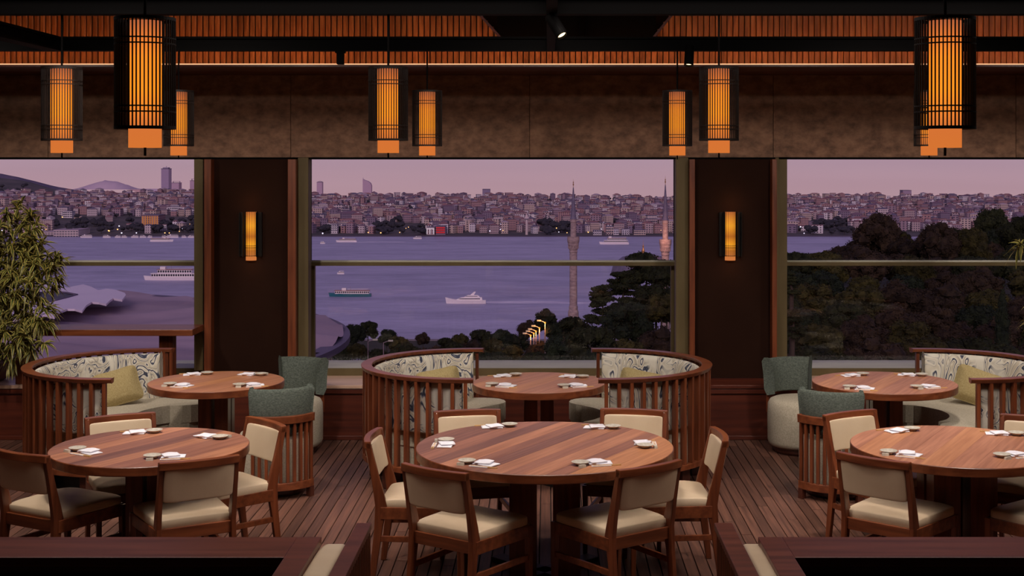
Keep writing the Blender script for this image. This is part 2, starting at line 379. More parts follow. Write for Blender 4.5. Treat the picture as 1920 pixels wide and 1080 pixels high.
# ledge along the windows (box bench)
led = struct(MB().box(XL, XR, LF+.02, DW+.6, 0, LZ-.03), 'trim_3', wood_ledge)
MB().box(XL, XR, LF-.0, LF+.03, 0, .035).build('kick_rail', wood_ledge, led, bevel=.003)
MB().box(XL, XR, LF, LF+.03, LZ-.075, LZ-.035).build('edge_rail', wood_ledge, led, bevel=.003)
for px0, px1 in ((-420, 390), (560, 1290), (1452, 2330)):
    MB().box(XD(px0, 12), XD(px1, 12), LF-.01, LB, LZ-.03, LZ).build('ledge_top', ledgetop, led, bevel=.003)
for px0, px1 in ((390, 560), (1290, 1452)):
    MB().box(XD(px0, 12), XD(px1, 12), LF-.01, DW-.03, LZ-.03, LZ).build('ledge_top', wood_ledge, led, bevel=.003)

def window(name, px0, px1, lo0, lo1, facings):
    # px of the opening at glass plane
    x0, x1 = XD(px0, DG), XD(px1, DG)
    zs, ztop = .543, 2.45
    w_ = struct(MB().box(x0-.25, x1+.25, LB, DG+.1, zs-.3, zs), name, sillm, bevel=.004)
    MB().box(x0-.25, x1+.25, LB-.015, LB, LZ, zs).build('sill_front', olive, w_, bevel=.003)
    # deep olive jambs
    MB().box(x0-.10, x0-.02, DW-.02, DG+.05, zs, ztop).build('window_jamb', olive, w_, bevel=.003)
    MB().box(x1+.02, x1+.10, DW-.02, DG+.05, zs, ztop).build('window_jamb', olive, w_, bevel=.003)
    for fa, fb in facings: MB().box(XD(fa, DW), XD(fb, DW), DW-.05, DW+.1, zs-.07, ztop).build('jamb_facing', olive, w_, bevel=.003)
    MB().box(x0-.02, x0, DG-.04, DG+.02, zs, ztop).build('frame_stile', black, w_)
    MB().box(x1, x1+.02, DG-.04, DG+.02, zs, ztop).build('frame_stile', black, w_)
    MB().box(x0-.02, x1+.02, DG-.04, DG+.02, ztop-.003, ztop+.03).build('frame_head', black, w_)
    zt0, zt1 = H-(498-CY)*12.6/F, H-(489-CY)*12.6/F
    b_ = MB().box(x0-.02, x1+.02, 12.56, 12.68, zt0, zt1-.008).build('transom_rail', olive, w_, bevel=.003)
    MB().tube([(x0-.02, 12.57, zt1-.004), (x1+.02, 12.57, zt1-.004)], .012, 10).build('handrail', sillm, w_, smooth=True)
    l0, l1 = XD(lo0, DG), XD(lo1, DG)
    MB().box(x0, l0, DG-.06, DG, zs, zt0).build('lower_stile', olive, w_, bevel=.002)
    MB().box(l1, x1, DG-.06, DG, zs, zt0).build('lower_stile', olive, w_, bevel=.002)
    MB().box(x0, x1, DG+.0, DG+.008, zt0, ztop).build('glass_pane', glass, w_)
    MB().box(l0, l1, DG-.03, DG-.022, zs, zt0).build('glass_pane', glass, w_)
window('window_1', -330, 388, -322, 383, ())
window('window_2', 584, 1263, 592, 1257, ((560.5, 580), (1266.5, 1289.5)))
window('window_3', 1461, 2250, 1468, 2242, ((1452.5, 1459),))

# ------------------------------------------------------------------ lanterns
Dc, zc0, zc1, zs0 = .225, 2.527, 2.945, 2.458
def make_lantern():
    t = empty('pendant_lantern')
    MB().tube([(0, 0, zc1), (0, 0, 3.24)], .006, 8).build('rod', black, t)
    r = Dc/2
    for z, h in ((zc0, .012), (zc1-.012, .012), (zc0+.062, .005), (zc0+.083, .005), (zc1-.082, .005), (zc1-.103, .005)):
        MB().arc([(r-.004, z), (r, z), (r, z+h), (r-.004, z+h)], 0, 2*pi, 48).build('ring', black_w, t)
    b_ = MB()
    for k in range(48):
        a = 2*pi*k/48; x, y = (r-.003)*cos(a), (r-.003)*sin(a)
        b_.box(-.0023, .0023, -.0023, .0023, zc0, zc1, rz=a, c=(x, y))
    tag(b_.build('bars', black_w, t), kind='stuff')
    for k in range(3):
        a = 2*pi*k/3+.4; MB().tube([(0, 0, zc1-.004), (r*cos(a), r*sin(a), zc1-.004)], .003, 4).build('spoke', black_w, t)
    s = MB().lathe([(.058, 0), (.0605, 0), (.0605, .475), (.058, .475), (.058, 0)], 32).build('lamp_shade', shade_m, t, smooth=True, loc=(0, 0, zs0))
    MB().lathe([(0, 0), (.0585, 0), (.0585, .002), (0, .002)], 32).build('shade_bottom', shade_m, t, loc=(0, 0, zs0+.01))
    MB().tube([(0, 0, zs0-.03), (0, 0, zs0+.01)], .005, 8).build('finial', black, t)
    return t
lan = make_lantern()
spots_ = [(272, 5.1, 'largest black caged lantern at upper left, glowing orange'), (1772, 5.1, 'largest black caged lantern at upper right, glowing orange'),
          (116, 7.7, 'caged lantern farthest left, in front of the concrete band'), (728, 7.7, 'middle-sized caged lantern left of centre, beside a smaller one'),
          (1348, 7.7, 'middle-sized caged lantern right of centre, beside a smaller one'),
          (335, 10.19, 'small caged lantern half behind the largest left lantern'), (801, 10.19, 'small caged lantern above the middle window, left side'),
          (1270, 10.19, 'small caged lantern above the right end of the middle window'), (1742, 10.19, 'small caged lantern hidden behind the largest right lantern')]
for i, (px, d, lab) in enumerate(spots_):
    o = lan if i == 0 else copy_tree(lan)
    o.location = (XD(px, d), d, 0); o.rotation_euler = (0, 0, i*.31); tag(o, lab, 'pendant lamp', 'caged pendant lanterns')

# wall sconces
for px, lab in ((471, 'glowing half-round wall sconce on the left dark pier'), (1369, 'glowing half-round wall sconce on the right dark pier')):
    y = DW-.03; x = XD(px, y); z0 = H-(488-CY)*y/F; t = thing('wall_sconce', lab, 'wall lamp', (x, y, z0), group='wall sconces')
    MB().lathe([(.001, 0), (.047, 0), (.047, .435), (.001, .435)], 20, a0=pi, a1=2*pi).build('lamp_shade', sconce_m, t, smooth=False)
    MB().box(-.1, .1, -.012, 0, .035, .43).build('back_plate', black_w, t, bevel=.002)
    bb = MB()
    for k in range(9):
        a = pi+pi*(k+.5)/9; bb.box(-.0018, .0018, -.0018, .0018, .035, .44, rz=a, c=(.054*cos(a), .054*sin(a)))
    tag(bb.build('bars', black_w, t), kind='stuff')
    for s in (-1, 1): MB().box(s*.062-.003, s*.062+.003, -.075, 0, .035, .43).build('side_plate', black_w, t); MB().box(s*.098-.003, s*.098+.003, -.04, 0, .035, .43).build('side_plate', black_w, t)
    for z in (.04, .112, .13, .435): MB().arc([(.053, z), (.057, z), (.057, z+.004), (.053, z+.004)], pi, 2*pi, 16).build('ring', black_w, t)
    light('POINT', 'sconce_glow', (x, y-.12, z0+.52), .3, (1, .5, .15), shadow_soft_size=.04)
    light('POINT', 'sconce_glow', (x, y-.10, z0-.06), .15, (1, .5, .15), shadow_soft_size=.04)

# ------------------------------------------------------------------ tables
def clip_band(poly, a, b_):
    def cut(pl, f):
        out = []
        for i in range(len(pl)):
            p, q = pl[i], pl[(i+1) % len(pl)]; fp, fq = f(p), f(q)
            if fp >= 0: out.append(p)
            if fp*fq < 0: k = fp/(fp-fq); out.append((p[0]+(q[0]-p[0])*k, p[1]+(q[1]-p[1])*k))
        return out
    return cut(cut(poly, lambda p: p[1]-a), lambda p: b_-p[1])
ANG = R_(61)
def round_table(x, y, r, label, pattern, name='round_table'):
    t = thing(name, label, 'table', (x, y, 0), 0, 'round wooden tables')
    zt_ = .75; n = 96; circ = [((r-.004)*cos(2*pi*k/n), (r-.004)*sin(2*pi*k/n)) for k in range(n)]
    top = MB().lathe([(r-.02, zt_-.05), (r-.002, zt_-.05), (r, zt_-.046), (r, zt_-.003), (r-.003, zt_), (r-.02, zt_)], n).add([], []).build('table_edge', wood, t, smooth=False)
    MB().lathe([(0, zt_-.05), (r-.015, zt_-.05), (r-.015, zt_-.012), (0, zt_-.012)], n).build('underside', wood_dk, t)
    k = len(pattern); wds = [w_ for w_, _ in pattern]; s = sum(wds); a = -r
    for w_, m in pattern:
        b_ = a+2*r*w_/s; pl = clip_band(circ, a+.0004, b_-.0004)
        if len(pl) > 2: MB().prism(pl, zt_-.012, zt_+.0006).build('board', board_m[m], t, rz=ANG)
        a = b_
    q = .155 if r > .6 else .10; c_ = (.125 if r > .7 else .105) if r > .6 else .062
    for sx in (-1, 1):
        for sy in (-1, 1): MB().box(sx*c_-q/2, sx*c_+q/2, sy*c_-q/2, sy*c_+q/2, .03, zt_-.05).build('post', woodz, t, bevel=.004)
    for a_ in (pi/4, 3*pi/4): MB().box(-r*.55, r*.55, -.05, .05, .0, .03, rz=a_).build('base_bar', blackbase, t, bevel=.004)
    MB().lathe([(0, zt_-.075), (r*.5, zt_-.075), (r*.5, zt_-.05), (0, zt_-.05)], 32).build('support_plate', blackbase, t)
    return t
patC = [(1, 1), (1.2, 1), (1.1, 3), (.9, 1), (1, 0), (.8, 3), (.9, 1), (1, 0), (.8, 3), (1.1, 0), (.9, 3), (1.2, 2), (1.3, 2)][::-1]
pA = [(1, 0), (1.2, 0), (.8, 0), (1, 0), (1.1, 2), (.9, 0), (1, 0), (1.2, 2), (1, 0)]
pB = [(1.2, 0), (1, 3), (1.1, 3), (.9, 0), (1, 1), (1.1, 3), (1, 0), (1.2, 3), (1, 1)]
T = {'centre': (-.02, 7.94, .75), 'left': (-2.32, 7.93, .565), 'right': (2.385, 7.95, .607), 'cback': (-.07, 10.24, .5), 'lback': (-2.51, 10.29, .505), 'rback': (2.53, 10.24, .535)}
round_table(*T['centre'], 'large round striped wooden table in the middle foreground, set for six', patC)
round_table(*T['left'], 'round wooden table at front left, set for four', pB)
round_table(*T['right'], 'round wooden table at front right, cut by the picture edge', pA)
round_table(*T['cback'], 'small round wooden table between the two middle slatted sofas', pA)
round_table(*T['lback'], 'small round wooden table beside the left slatted sofa', pA)
round_table(*T['rback'], 'small round wooden table beside the right slatted sofa', pA)

# ------------------------------------------------------------------ dining chairs
def make_chair():
    t = empty('dining_chair')
    # rear posts: kinked boomerang profile (y, z, half depth)
    prof = [(-.275, 0, .017), (-.238, .30, .024), (-.222, .43, .034), (-.235, .50, .030), (-.262, .62, .022), (-.30, .792, .016)]
    for s in (-1, 1):
        m = MB(); vs = []
        for y, z, h in prof:
            for dx, dy in ((-.014, -h), (.014, -h), (.014, h), (-.014, h)): vs.append((s*.205+dx, y+dy, z))
        n = len(prof); fs = [(3, 2, 1, 0), tuple(range(4*n-4, 4*n))]
        for i in range(n-1):
            for k in range(4): fs.append((i*4+k, i*4+(k+1) % 4, (i+1)*4+(k+1) % 4, (i+1)*4+k))
        m.add(vs, fs).build('rear_leg', woodz, t, bevel=.004)
        x0 = s*.228; MB().hexa([(x0-.013, .222, 0), (x0+.013, .222, 0), (x0+.013, .248, 0), (x0-.013, .248, 0), (x0-.017, .212, .42), (x0+.017, .212, .42), (x0+.017, .25, .42), (x0-.017, .25, .42)]).build('front_leg', woodz, t, bevel=.003)
        MB().hexa([(s*.21-.011, -.225, .355), (s*.21+.011, -.225, .355), (s*.23+.011, .22, .355), (s*.23-.011, .22, .355), (s*.21-.011, -.225, .425), (s*.21+.011, -.225, .425), (s*.23+.011, .22, .425), (s*.23-.011, .22, .425)]).build('side_rail', wood, t, bevel=.003)
        MB().hexa([(s*.207-.009, -.245, .225), (s*.207+.009, -.245, .225), (s*.227+.009, .225, .225), (s*.227-.009, .225, .225), (s*.207-.009, -.245, .258), (s*.207+.009, -.245, .258), (s*.227+.009, .225, .258), (s*.227-.009, .225, .258)]).build('side_stretcher', wood, t, bevel=.003)
    MB().box(-.22, .22, .222, .245, .355, .425).build('front_rail', wood, t, bevel=.003)
    MB().box(-.2, .2, -.24, -.215, .36, .425).build('back_rail', wood, t, bevel=.003)
    # curved top rail
    m = MB(); n = 10; vs = []
    for i in range(n+1):
        x = -.219+.438*i/n; c_ = -.03*(1-(x/.219)**2)
        for dy, z in ((-.021, .758), (.019, .756), (.017, .80), (-.021, .80)): vs.append((x, -.297+c_+dy, z))
    fs = [(3, 2, 1, 0), tuple(range(4*n, 4*n+4))]+[(i*4+k, i*4+(k+1) % 4, (i+1)*4+(k+1) % 4, (i+1)*4+k) for i in range(n) for k in range(4)]
    m.add(vs, fs).build('top_rail', wood, t, bevel=.004)
    def bend(x, y, z): return (x, y-.03*(1-(x/.2)**2)-(z)*.21, z)
    MB().sup((0, -.276, .670), .192, .0205, .094, .13, 32, 12, bend).build('back_pad', leather, t, smooth=True)
    def tp(x, y, z): return (x*(1+.05*y/.23), y, z*(1.0 if z < 0 else 1.45-.9*((x/.24)**2+(y/.24)**2)*.45))
    MB().sup((0, .008, .44), .226, .232, .036, .18, 40, 14, tp).build('seat', leather, t, smooth=True)
    return t
ch = make_chair()
def place_chair(x, y, tx, ty, label, first=[True]):
    # x,y = middle of the top rail; faces (tx,ty) direction
    a = math.atan2(ty, tx); rz = a-pi/2
    L = math.hypot(tx, ty); ux, uy = tx/L, ty/L
    o = ch if first[0] else copy_tree(ch); first[0] = False
    o.location = (x+ux*.32, y+uy*.32, 0); o.rotation_euler = (0, 0, rz)
    tag(o, label, 'chair', 'wooden dining chairs with cream pads')
place_chair(-.61, 7.13, .575, .818, 'cream padded chair at the near left of the large middle table')
place_chair(.55, 7.21, -.6, .8, 'cream padded chair at the near right of the large middle table')
place_chair(-1.05, 8.03, 1, -.04, 'cream padded chair at the left end of the large middle table')
place_chair(1.03, 8.06, -1, -.05, 'cream padded chair at the right end of the large middle table')
place_chair(-.53, 8.83, .2, -1, 'cream padded chair behind the large middle table, left one')
place_chair(.56, 8.86, -.2, -1, 'cream padded chair behind the large middle table, right one')
place_chair(-2.94, 7.53, .5, .9, 'cream padded chair at far lower left of the front left table')
place_chair(-1.88, 7.35, -.5, .85, 'cream padded chair with its back to the viewer, front left table')
place_chair(-1.74, 8.46, -.74, -.66, 'cream padded chair right of the front left table, turned side-on')
place_chair(-2.73, 8.66, .48, -.88, 'cream padded chair behind the front left table, by the slatted sofa')
place_chair(1.757, 7.40, .66, .75, 'cream padded chair at the near left of the front right table')
place_chair(1.93, 8.765, .5, -.86, 'cream padded chair behind left of the front right table, by the barrel chair')
place_chair(3.09, 8.6, -.5, -.86, 'cream padded chair behind right of the front right table, at the picture edge')
place_chair(2.98, 7.3, -.6, .78, 'cream padded chair at the lower right picture corner, mostly its seat')

# ------------------------------------------------------------------ curved slatted sofas
def sofa(x, y, label, far, near, opens):
    t = thing('curved_sofa', label, 'sofa', (x, y, 0), 0, 'curved slatted sofas')
    Rr = .835; sg = 1 if opens > 0 else -1
    A = (lambda a: a) if sg > 0 else (lambda a: pi-a)
    a0, a1 = R_(88), R_(272)
    def arc(sec, b0, b1, n): return MB().arc(sec, A(b0), A(b1), n)
    arc([(Rr-.075, .835), (Rr-.012, .832), (Rr, .862), (Rr-.085, .862)], R_(85), R_(275), 48).build('top_rail', wood, t, bevel=.004)
    arc([(Rr-.06, .16), (Rr-.012, .16), (Rr-.012, .20), (Rr-.06, .20)], a0, a1, 48).build('bottom_rail', wood, t, bevel=.003)
    me = MB().box(-.022, .022, -.013, .013, 0, .64).mesh('slat', woodz)
    ns = 29
    for k in range(ns):
        a = A(a0+(a1-a0)*(k+.15)/(ns-.7)); s = link('slat', me, t, .002, 1, ((Rr-.036)*cos(a), (Rr-.036)*sin(a), .197), a)
    rb = Rr-.075
    sec = [(rb-.075, .45), (rb-.005, .45), (rb, .5), (rb, .78), (rb-.012, .82), (rb-.035, .835), (rb-.06, .825), (rb-.08, .79), (rb-.085, .6)]
    arc(sec, R_(91), R_(269), 48).build('backrest', marble, t, bevel=.018, seg=3, smooth=True)
    def outline(r, inset):
        pl = [(r*cos(R_(90+180*k/30)), r*sin(R_(90+180*k/30))) for k in range(31)]
        hw = (r-.34)/2
        for k in range(0, 9): a = -pi/2+pi*k/8; pl.append((near-hw-inset+hw*cos(a), -(.34+hw)+hw*sin(a)))
        for k in range(0, 13): a = R_(232-104*k/12); pl.append((.43+.43*cos(a)-inset, .43*sin(a)))
        for k in range(0, 9): a = -pi/2+pi*k/8; pl.append((far-hw-inset+hw*cos(a), (.34+hw)+hw*sin(a)))
        return [(sg*px, py) for px, py in pl]
    pl = outline(.70, 0); pl = pl if sg > 0 else pl[::-1]
    MB().prism(pl, .33, .47).build('seat_cushion', linen, t, bevel=.035, seg=4, smooth=False)
    pl = outline(.69, .015); pl = pl if sg > 0 else pl[::-1]
    MB().prism(pl, .14, .33).build('seat_base', linen, t, bevel=.03, seg=3)
    pl = outline(.64, .07); pl = pl if sg > 0 else pl[::-1]
    MB().prism(pl, 0, .14).build('plinth', blackbase, t)
    for k in range(5):
        a = A(R_(100+160*k/4)); MB().box(-.05, .05, -.05, .05, 0, .16, rz=a, c=(.72*cos(a), .72*sin(a))).build('foot', wood_dk, t, bevel=.006)
    return t
sofa(-3.18, 10.5, 'curved slatted sofa at far left, marbled back, opening to the right', .44, .12, 1)
sofa(-.605, 10.5, 'curved slatted sofa left of the small centre table, marbled back', .26, .1, 1)
sofa(.428, 10.5, 'curved slatted sofa right of the small centre table, marbled back', .26, .1, -1)
sofa(3.08, 10.5, 'curved slatted sofa at far right, partly outside the picture', .34, .2, -1)
def pillow(x, y, z, rz, tilt, label, a=.185, h=.148, roll=0):
    def fn(px, py, pz): k = max(abs(px)/a, abs(pz)/h); return (px*(1-.06*(1-abs(pz)/h)), py*max(.12, (1-k**3)*1.0)+0, pz*(1-.07*(1-abs(px)/a)))
    o = MB().sup((0, 0, 0), a, .075, h, .32, 40, 24, fn).build('pillow', yellowf, smooth=True)
    o.location = (x, y, z); o.rotation_euler = (Matrix.Rotation(rz, 3, 'Z') @ Matrix.Rotation(tilt, 3, 'X') @ Matrix.Rotation(roll, 3, 'Y')).to_euler(); tag(o, label, 'pillow', 'mustard pillows on the sofas')
pillow(-3.44, 10.86, .61, R_(22), R_(-18), 'mustard pillow on the far left slatted sofa', roll=R_(-14))
pillow(-.87, 10.9, .61, R_(18), R_(-16), 'mustard pillow on the sofa left of the small centre table', roll=R_(-9))
pillow(.73, 10.9, .60, R_(-16), R_(-24), 'mustard pillow on the sofa right of the small centre table', roll=R_(10))
pillow(3.43, 10.84, .61, R_(-28), R_(-18), 'mustard pillow on the far right slatted sofa', .21, roll=R_(16))

# ------------------------------------------------------------------ green barrel chairs
def barrel(x, y, back, label, slats, dz=0):
    t = thing('barrel_chair', label, 'armchair', (x, y, 0), 0, 'round green-backed barrel chairs')
    MB().lathe([(0, .0), (.21, .0), (.225, .02), (.23, .055), (0, .055)], 40).build('base', wood_dk, t)
    r = .27
    MB().lathe([(0, .055), (r-.03, .055), (r-.008, .07), (r, .1), (r+.002, .3), (r-.002, .40), (r-.02, .432), (r-.05, .445), (.1, .452), (0, .454)], 48).build('seat', linen, t, smooth=True)
    b0 = math.atan2(back[1], back[0]); hw = R_(46)
    sec = [(r-.04, .47), (r+.01, .46), (r+.03, .5), (r+.036, .62), (r+.05, .745+dz), (r+.035, .77+dz), (r+.01, .77+dz), (r-.012, .74+dz), (r-.032, .62)]
    MB().arc(sec, b0-hw, b0+hw, 26).build('backrest', greenf, t, bevel=.014, seg=3, smooth=True)
    if slats:
        h2 = R_(42)
        MB().arc([(r+.04, .545), (r+.075, .545), (r+.078, .60), (r+.042, .60)], b0-h2, b0+h2, 20).build('top_rail', wood, t, bevel=.003)
        MB().arc([(r+.035, .07), (r+.068, .07), (r+.068, .125), (r+.035, .125)], b0-h2, b0+h2, 20).build('bottom_rail', wood, t, bevel=.003)
        me = MB().box(-.013, .013, -.011, .011, 0, .43).mesh('slat', woodz)
        for k in range(10):
            a = b0-h2+2*h2*(k+.25)/9.5; link('slat', me, t, .002, 1, ((r+.053)*cos(a), (r+.053)*sin(a), .12), a)
        for k in (0, 1):
            a = b0+(2*k-1)*h2*.93; MB().box(-.02, .02, -.02, .02, 0, .075, rz=a, c=((r+.05)*cos(a), (r+.05)*sin(a))).build('foot', wood_dk, t)
    else:
        for s in (-1, 1):
            a = b0+s*hw*.8; MB().box(-.012, .012, -.02, .02, .3, .56, rz=a, c=((r+.02)*cos(a), (r+.02)*sin(a))).build('back_post', woodz, t)
barrel(-2.15, 11.33, (.3, .93), 'green-backed barrel chair by the ledge, left of the middle sofas', False, -.02)
barrel(-2.0, 9.97, (.38, -.93), 'green-backed barrel chair with wooden slats behind front left table', True, .02)
barrel(2.1, 11.33, (-.3, .93), 'green-backed barrel chair by the ledge under the right pier', False, -.02)
barrel(2.1, 9.9, (-.38, -.93), 'green-backed barrel chair with wooden slats, right of the aisle', True, .01)

# ------------------------------------------------------------------ place settings
cl_me = MB()
def napkin_mesh():
    m = MB()
    def sheet(x0, x1, y0, y1, z, th, ph, rot):
        nx, ny = 12, 6; vs = []; 
        for top in (0, 1):
            for j in range(ny+1):
                for i in range(nx+1):
                    u, v = i/nx, j/ny; x = x0+(x1-x0)*u; y = y0+(y1-y0)*v
                    zz = z+top*th*(.75+.25*sin(u*pi))+.0016*sin(7*u+ph)*sin(3*v+ph)*(1 if top else .3)
                    vs.append((x*cos(rot)-y*sin(rot), x*sin(rot)+y*cos(rot), max(zz, .0008)))
        a = (nx+1)*(ny+1); fs = []
        for j in range(ny):
            for i in range(nx):
                q = j*(nx+1)+i; fs.append((q, q+nx+1, q+nx+2, q+1)); fs.append((a+q, a+q+1, a+q+nx+2, a+q+nx+1))
        for i in range(nx): q = i; fs.append((q, q+1, a+q+1, a+q)); q = ny*(nx+1)+i; fs.append((q+1, q, a+q, a+q+1))
        for j in range(ny): q = j*(nx+1); fs.append((q+nx+1, q, a+q, a+q+nx+1)); q = q+nx; fs.append((q, q+nx+1, a+q+nx+1, a+q))
        m.add(vs, fs)
    sheet(-.065, .065, -.045, .04, .0012, .007, .3, -.08)
    sheet(-.06, .03, -.035, .05, .0095, .009, 1.2, .25)
    return m.mesh('napkin', cloth, True)
nap_me = napkin_mesh()
sau_me = MB().lathe([(0, .003), (.022, 0), (.026, 0), (.028, .005), (.048, .017), (.05, .019), (.048, .02), (.03, .009), (0, .006)], 32).mesh('saucer', ceramic, True)
slv_me = MB().box(-.06, .05, -.011, .011, .001, .005).mesh('sleeve', paper)
mark_me = MB().lathe([(0, 0), (.0055, 0), (.0055, .0004), (0, .0004)], 10).mesh('sleeve_mark', ink)
stk_me = MB().box(-.055, .105, -.0022, .0022, 0, .0044).mesh('chopstick', bamboo)
rst_me = MB().hexa([(-.02, -.009, 0), (.02, -.009, 0), (.02, .009, 0), (-.02, .009, 0), (-.019, -.008, .014), (.019, -.008, .014), (.019, .008, .014), (-.019, .008, .014)]).mesh('chopstick_rest', stone_rest)
TN = {'centre': 'the large middle table', 'left': 'the front left table', 'right': 'the front right table', 'cback': 'the small centre table', 'lback': 'the small left table', 'rback': 'the small right table'}
S = [('centre', 925, 800, 195, 'far left'), ('centre', 1118, 801, 170, 'far right'), ('centre', 834, 834, -90, 'left end'), ('centre', 1207, 831, 90, 'right end'), ('centre', 908, 870, -22, 'near left'), ('centre', 1122, 868, 18, 'near right'),
     ('left', 256, 811, 190, 'far left'), ('left', 388, 818, 150, 'far right'), ('left', 165, 848, -38, 'near left'), ('left', 322, 856, 12, 'near right'),
     ('right', 1683, 808, 200, 'far left'), ('right', 1872, 813, 165, 'far right'), ('right', 1702, 852, -22, 'near left'), ('right', 1908, 853, 20, 'near right'),
     ('cback', 943, 705, 200, 'far left'), ('cback', 1068, 706, 160, 'far right'), ('cback', 948, 723, -15, 'near left'), ('cback', 1082, 723, 20, 'near right'),
     ('lback', 362, 702, 195, 'far left'), ('lback', 466, 702, 165, 'far right'), ('lback', 342, 723, -18, 'near left'), ('lback', 476, 722, 15, 'near right'),
     ('rback', 1596, 704, 200, 'far left'), ('rback', 1702, 703, 165, 'far right'), ('rback', 1620, 728, -18, 'near left'), ('rback', 1742, 725, 20, 'near right')]
ZT = .7508
for tb, px, py, ang, pos in S:
    p = onz(px, py, .755); a = R_(ang); ux, uy = (cos(a), sin(a)), (-sin(a), cos(a))
    def at(u, v): return (p.x+u*ux[0]+v*uy[0], p.y+u*ux[1]+v*uy[1], ZT)
    where = f'at the {pos} place of {TN[tb]}'
    o = link('napkin', nap_me, loc=at(.01, .008), rz=a+random.uniform(-.15, .15)); tag(o, f'folded white napkin {where}', 'napkin', 'white napkins at the places')
    o = link('saucer', sau_me, loc=at(-.105, .0), rz=a); tag(o, f'small pale grey saucer {where}', 'saucer', 'small saucers at the places')
    t = thing('chopsticks', f'chopsticks in a white paper sleeve {where}', 'chopsticks', at(.0, -.062), a+random.uniform(-.12, .12), 'sleeved chopsticks at the places')
    link('sleeve', slv_me, t); link('sleeve_mark', mark_me, t, loc=(-.02, 0, .005))
    for s in (-1, 1): link('chopstick', stk_me, t, loc=(0, s*.004, .0012), rz=s*.01)
    o = link('chopstick_rest', rst_me, loc=at(-.115, -.060), rz=a+.1); tag(o, f'small stone chopstick rest {where}', 'chopstick rest', 'chopstick rests at the places')

# ------------------------------------------------------------------ counter by the left window
t = thing('window_counter', 'long wooden counter table in front of the left window', 'counter', (-3.33, 11.9, LZ))
MB().hexa([(-1.4, -.2, .437), (.27, -.2, .437), (.27, .19, .437), (-1.4, .19, .437), (-1.4, -.2, .492), (.27, -.2, .492), (.27, .19, .492), (-1.4, .19, .492)]).build('top', wood, t, bevel=.004)
for x in (0, -1.25): MB().box(x-.06, x+.06, -.06, .06, 0, .437).build('post', woodz, t, bevel=.004)

# ------------------------------------------------------------------ foreground booth partitions
def booth(x0, x1, xe, lab, sgn):
    # x0 = outer end off-frame, xe = inner end of board (aisle side); top board along X plus end board running to the viewer
    t = thing('booth_partition', lab, 'partition')
    z = .9; yF, yN, yE = 5.46, 5.175, 3.9
    w_ = .096
    MB().prism([(x0, yN), (xe-sgn*w_, yN), (xe-sgn*w_, yF), (x0, yF)] if sgn > 0 else [(xe-sgn*w_, yN), (x0, yN), (x0, yF), (xe-sgn*w_, yF)], z-.035, z).build('top_board', wood_bench, t, bevel=.003)
    e = sorted((xe-sgn*w_, xe)); MB().box(e[0], e[1], yE, yF, z-.035, z).build('end_board', wood_bench, t, bevel=.003, rz=0)
    MB().box(min(x0, xe-sgn*w_), max(x0, xe-sgn*w_), yN+.03, yF-.06, 0, z-.035).build('front_panel', wood_dk, t)
    MB().box(min(x0, xe-sgn*w_), max(x0, xe-sgn*w_), yN+.018, yN+.03, z-.10, z-.075).build('upper_rail', wood_dk, t, bevel=.003)
    me = MB().box(-.04, .04, -.012, .012, 0, z-.035).mesh('slat', woodz)
    k = yE+.05
    while k < yF-.02: link('slat', me, t, 0, 1, ((e[0]+e[1])/2, k, 0)); k += .05
    return t
booth(-4.2, 0, -.91, 'wooden booth partition across the lower left corner', 1)
booth(4.2, 0, .842, 'wooden booth partition across the lower right corner', -1)
def bench_end(xa, xb, xc, lab, sgn):
    t = thing('booth_bench', lab, 'bench'); z = .9; y1 = 5.675; y0 = 3.9
    a, b_ = sorted((xa, xb)); MB().box(a, b_, y0, y1, z-.03, z).build('top_rail', wood_bench, t, bevel=.003)
    me = MB().box(-.03, .03, -.011, .011, 0, z-.03).mesh('slat', woodz); k = y0+.03
    while k < y1: link('slat', me, t, 0, 1, ((a+b_)/2, k-.01, 0)); k += .042
    c, d = sorted((xb, xc)); c_ = (c+d)/2
    MB().sup((c_, (y0+5.6)/2, .64), (d-c)/2-.002, (5.6-y0)/2, .24, .3, 32, 16).build('back_cushion', leather, t, smooth=True)
    e, f = sorted((xc, xc-sgn*.0-sgn*.42)); MB().box(min(xb-sgn*.002, xc-sgn*.02), max(xb-sgn*.002, xc-sgn*.02), y0, 5.55, .1, .42).build('seat_base', wood_dk, t)
bench_end(-.737, -.80, -.925, 'cream padded booth back with wooden top rail, lower left of aisle', 1)
bench_end(.692, .768, .885, 'cream padded booth back with wooden top rail, lower right of aisle', -1)
# ================================================================== outside
SEA = -97.6
def lerp(pts, x):
    if x <= pts[0][0]: return pts[0][1]
    for (a, u), (b_, v) in zip(pts, pts[1:]):
        if x <= b_: return u+(v-u)*(x-a)/(b_-a)
    return pts[-1][1]
def pxof(X, d): return CX+X*F/d
sea_m = mat('sea_water', (138, 134, 162), (204, 196, 224), .42, (.012, .03, 1), ns=1.0, detail=10, nr=.78, spec=.35, lo=.3, hi=.7, bump=.5, dist=.3)  # reflected sky and wave shading put into the colour streaks
sea_m.node_tree.nodes['Bump'].inputs['Distance'].default_value = 1.2
land_m = mat('far_land', (70, 66, 66), (96, 86, 86), .9, (.02, .02, .02))
ground_m = mat('hill_ground', (34, 34, 22), (48, 44, 30), .95, (.05, .05, .05))
quay_m = mat('quay_stone', (120, 108, 112), (140, 126, 128), .9, (.2, .2, .2))
struct(MB().box(-3500, 3500, 764, 2050, SEA-2, SEA), 'sea', sea_m)
struct(MB().box(-900, 900, 758, 764.5, SEA-2, SEA+1.2), 'quay', quay_m)
def gleft(d): return max(2.4-.153*d-1.5, SEA+1.1)
def gright(d):
    if d < 420: return -12-.045*d
    return max(-30.9-(d-420)*.3, SEA+1.1)
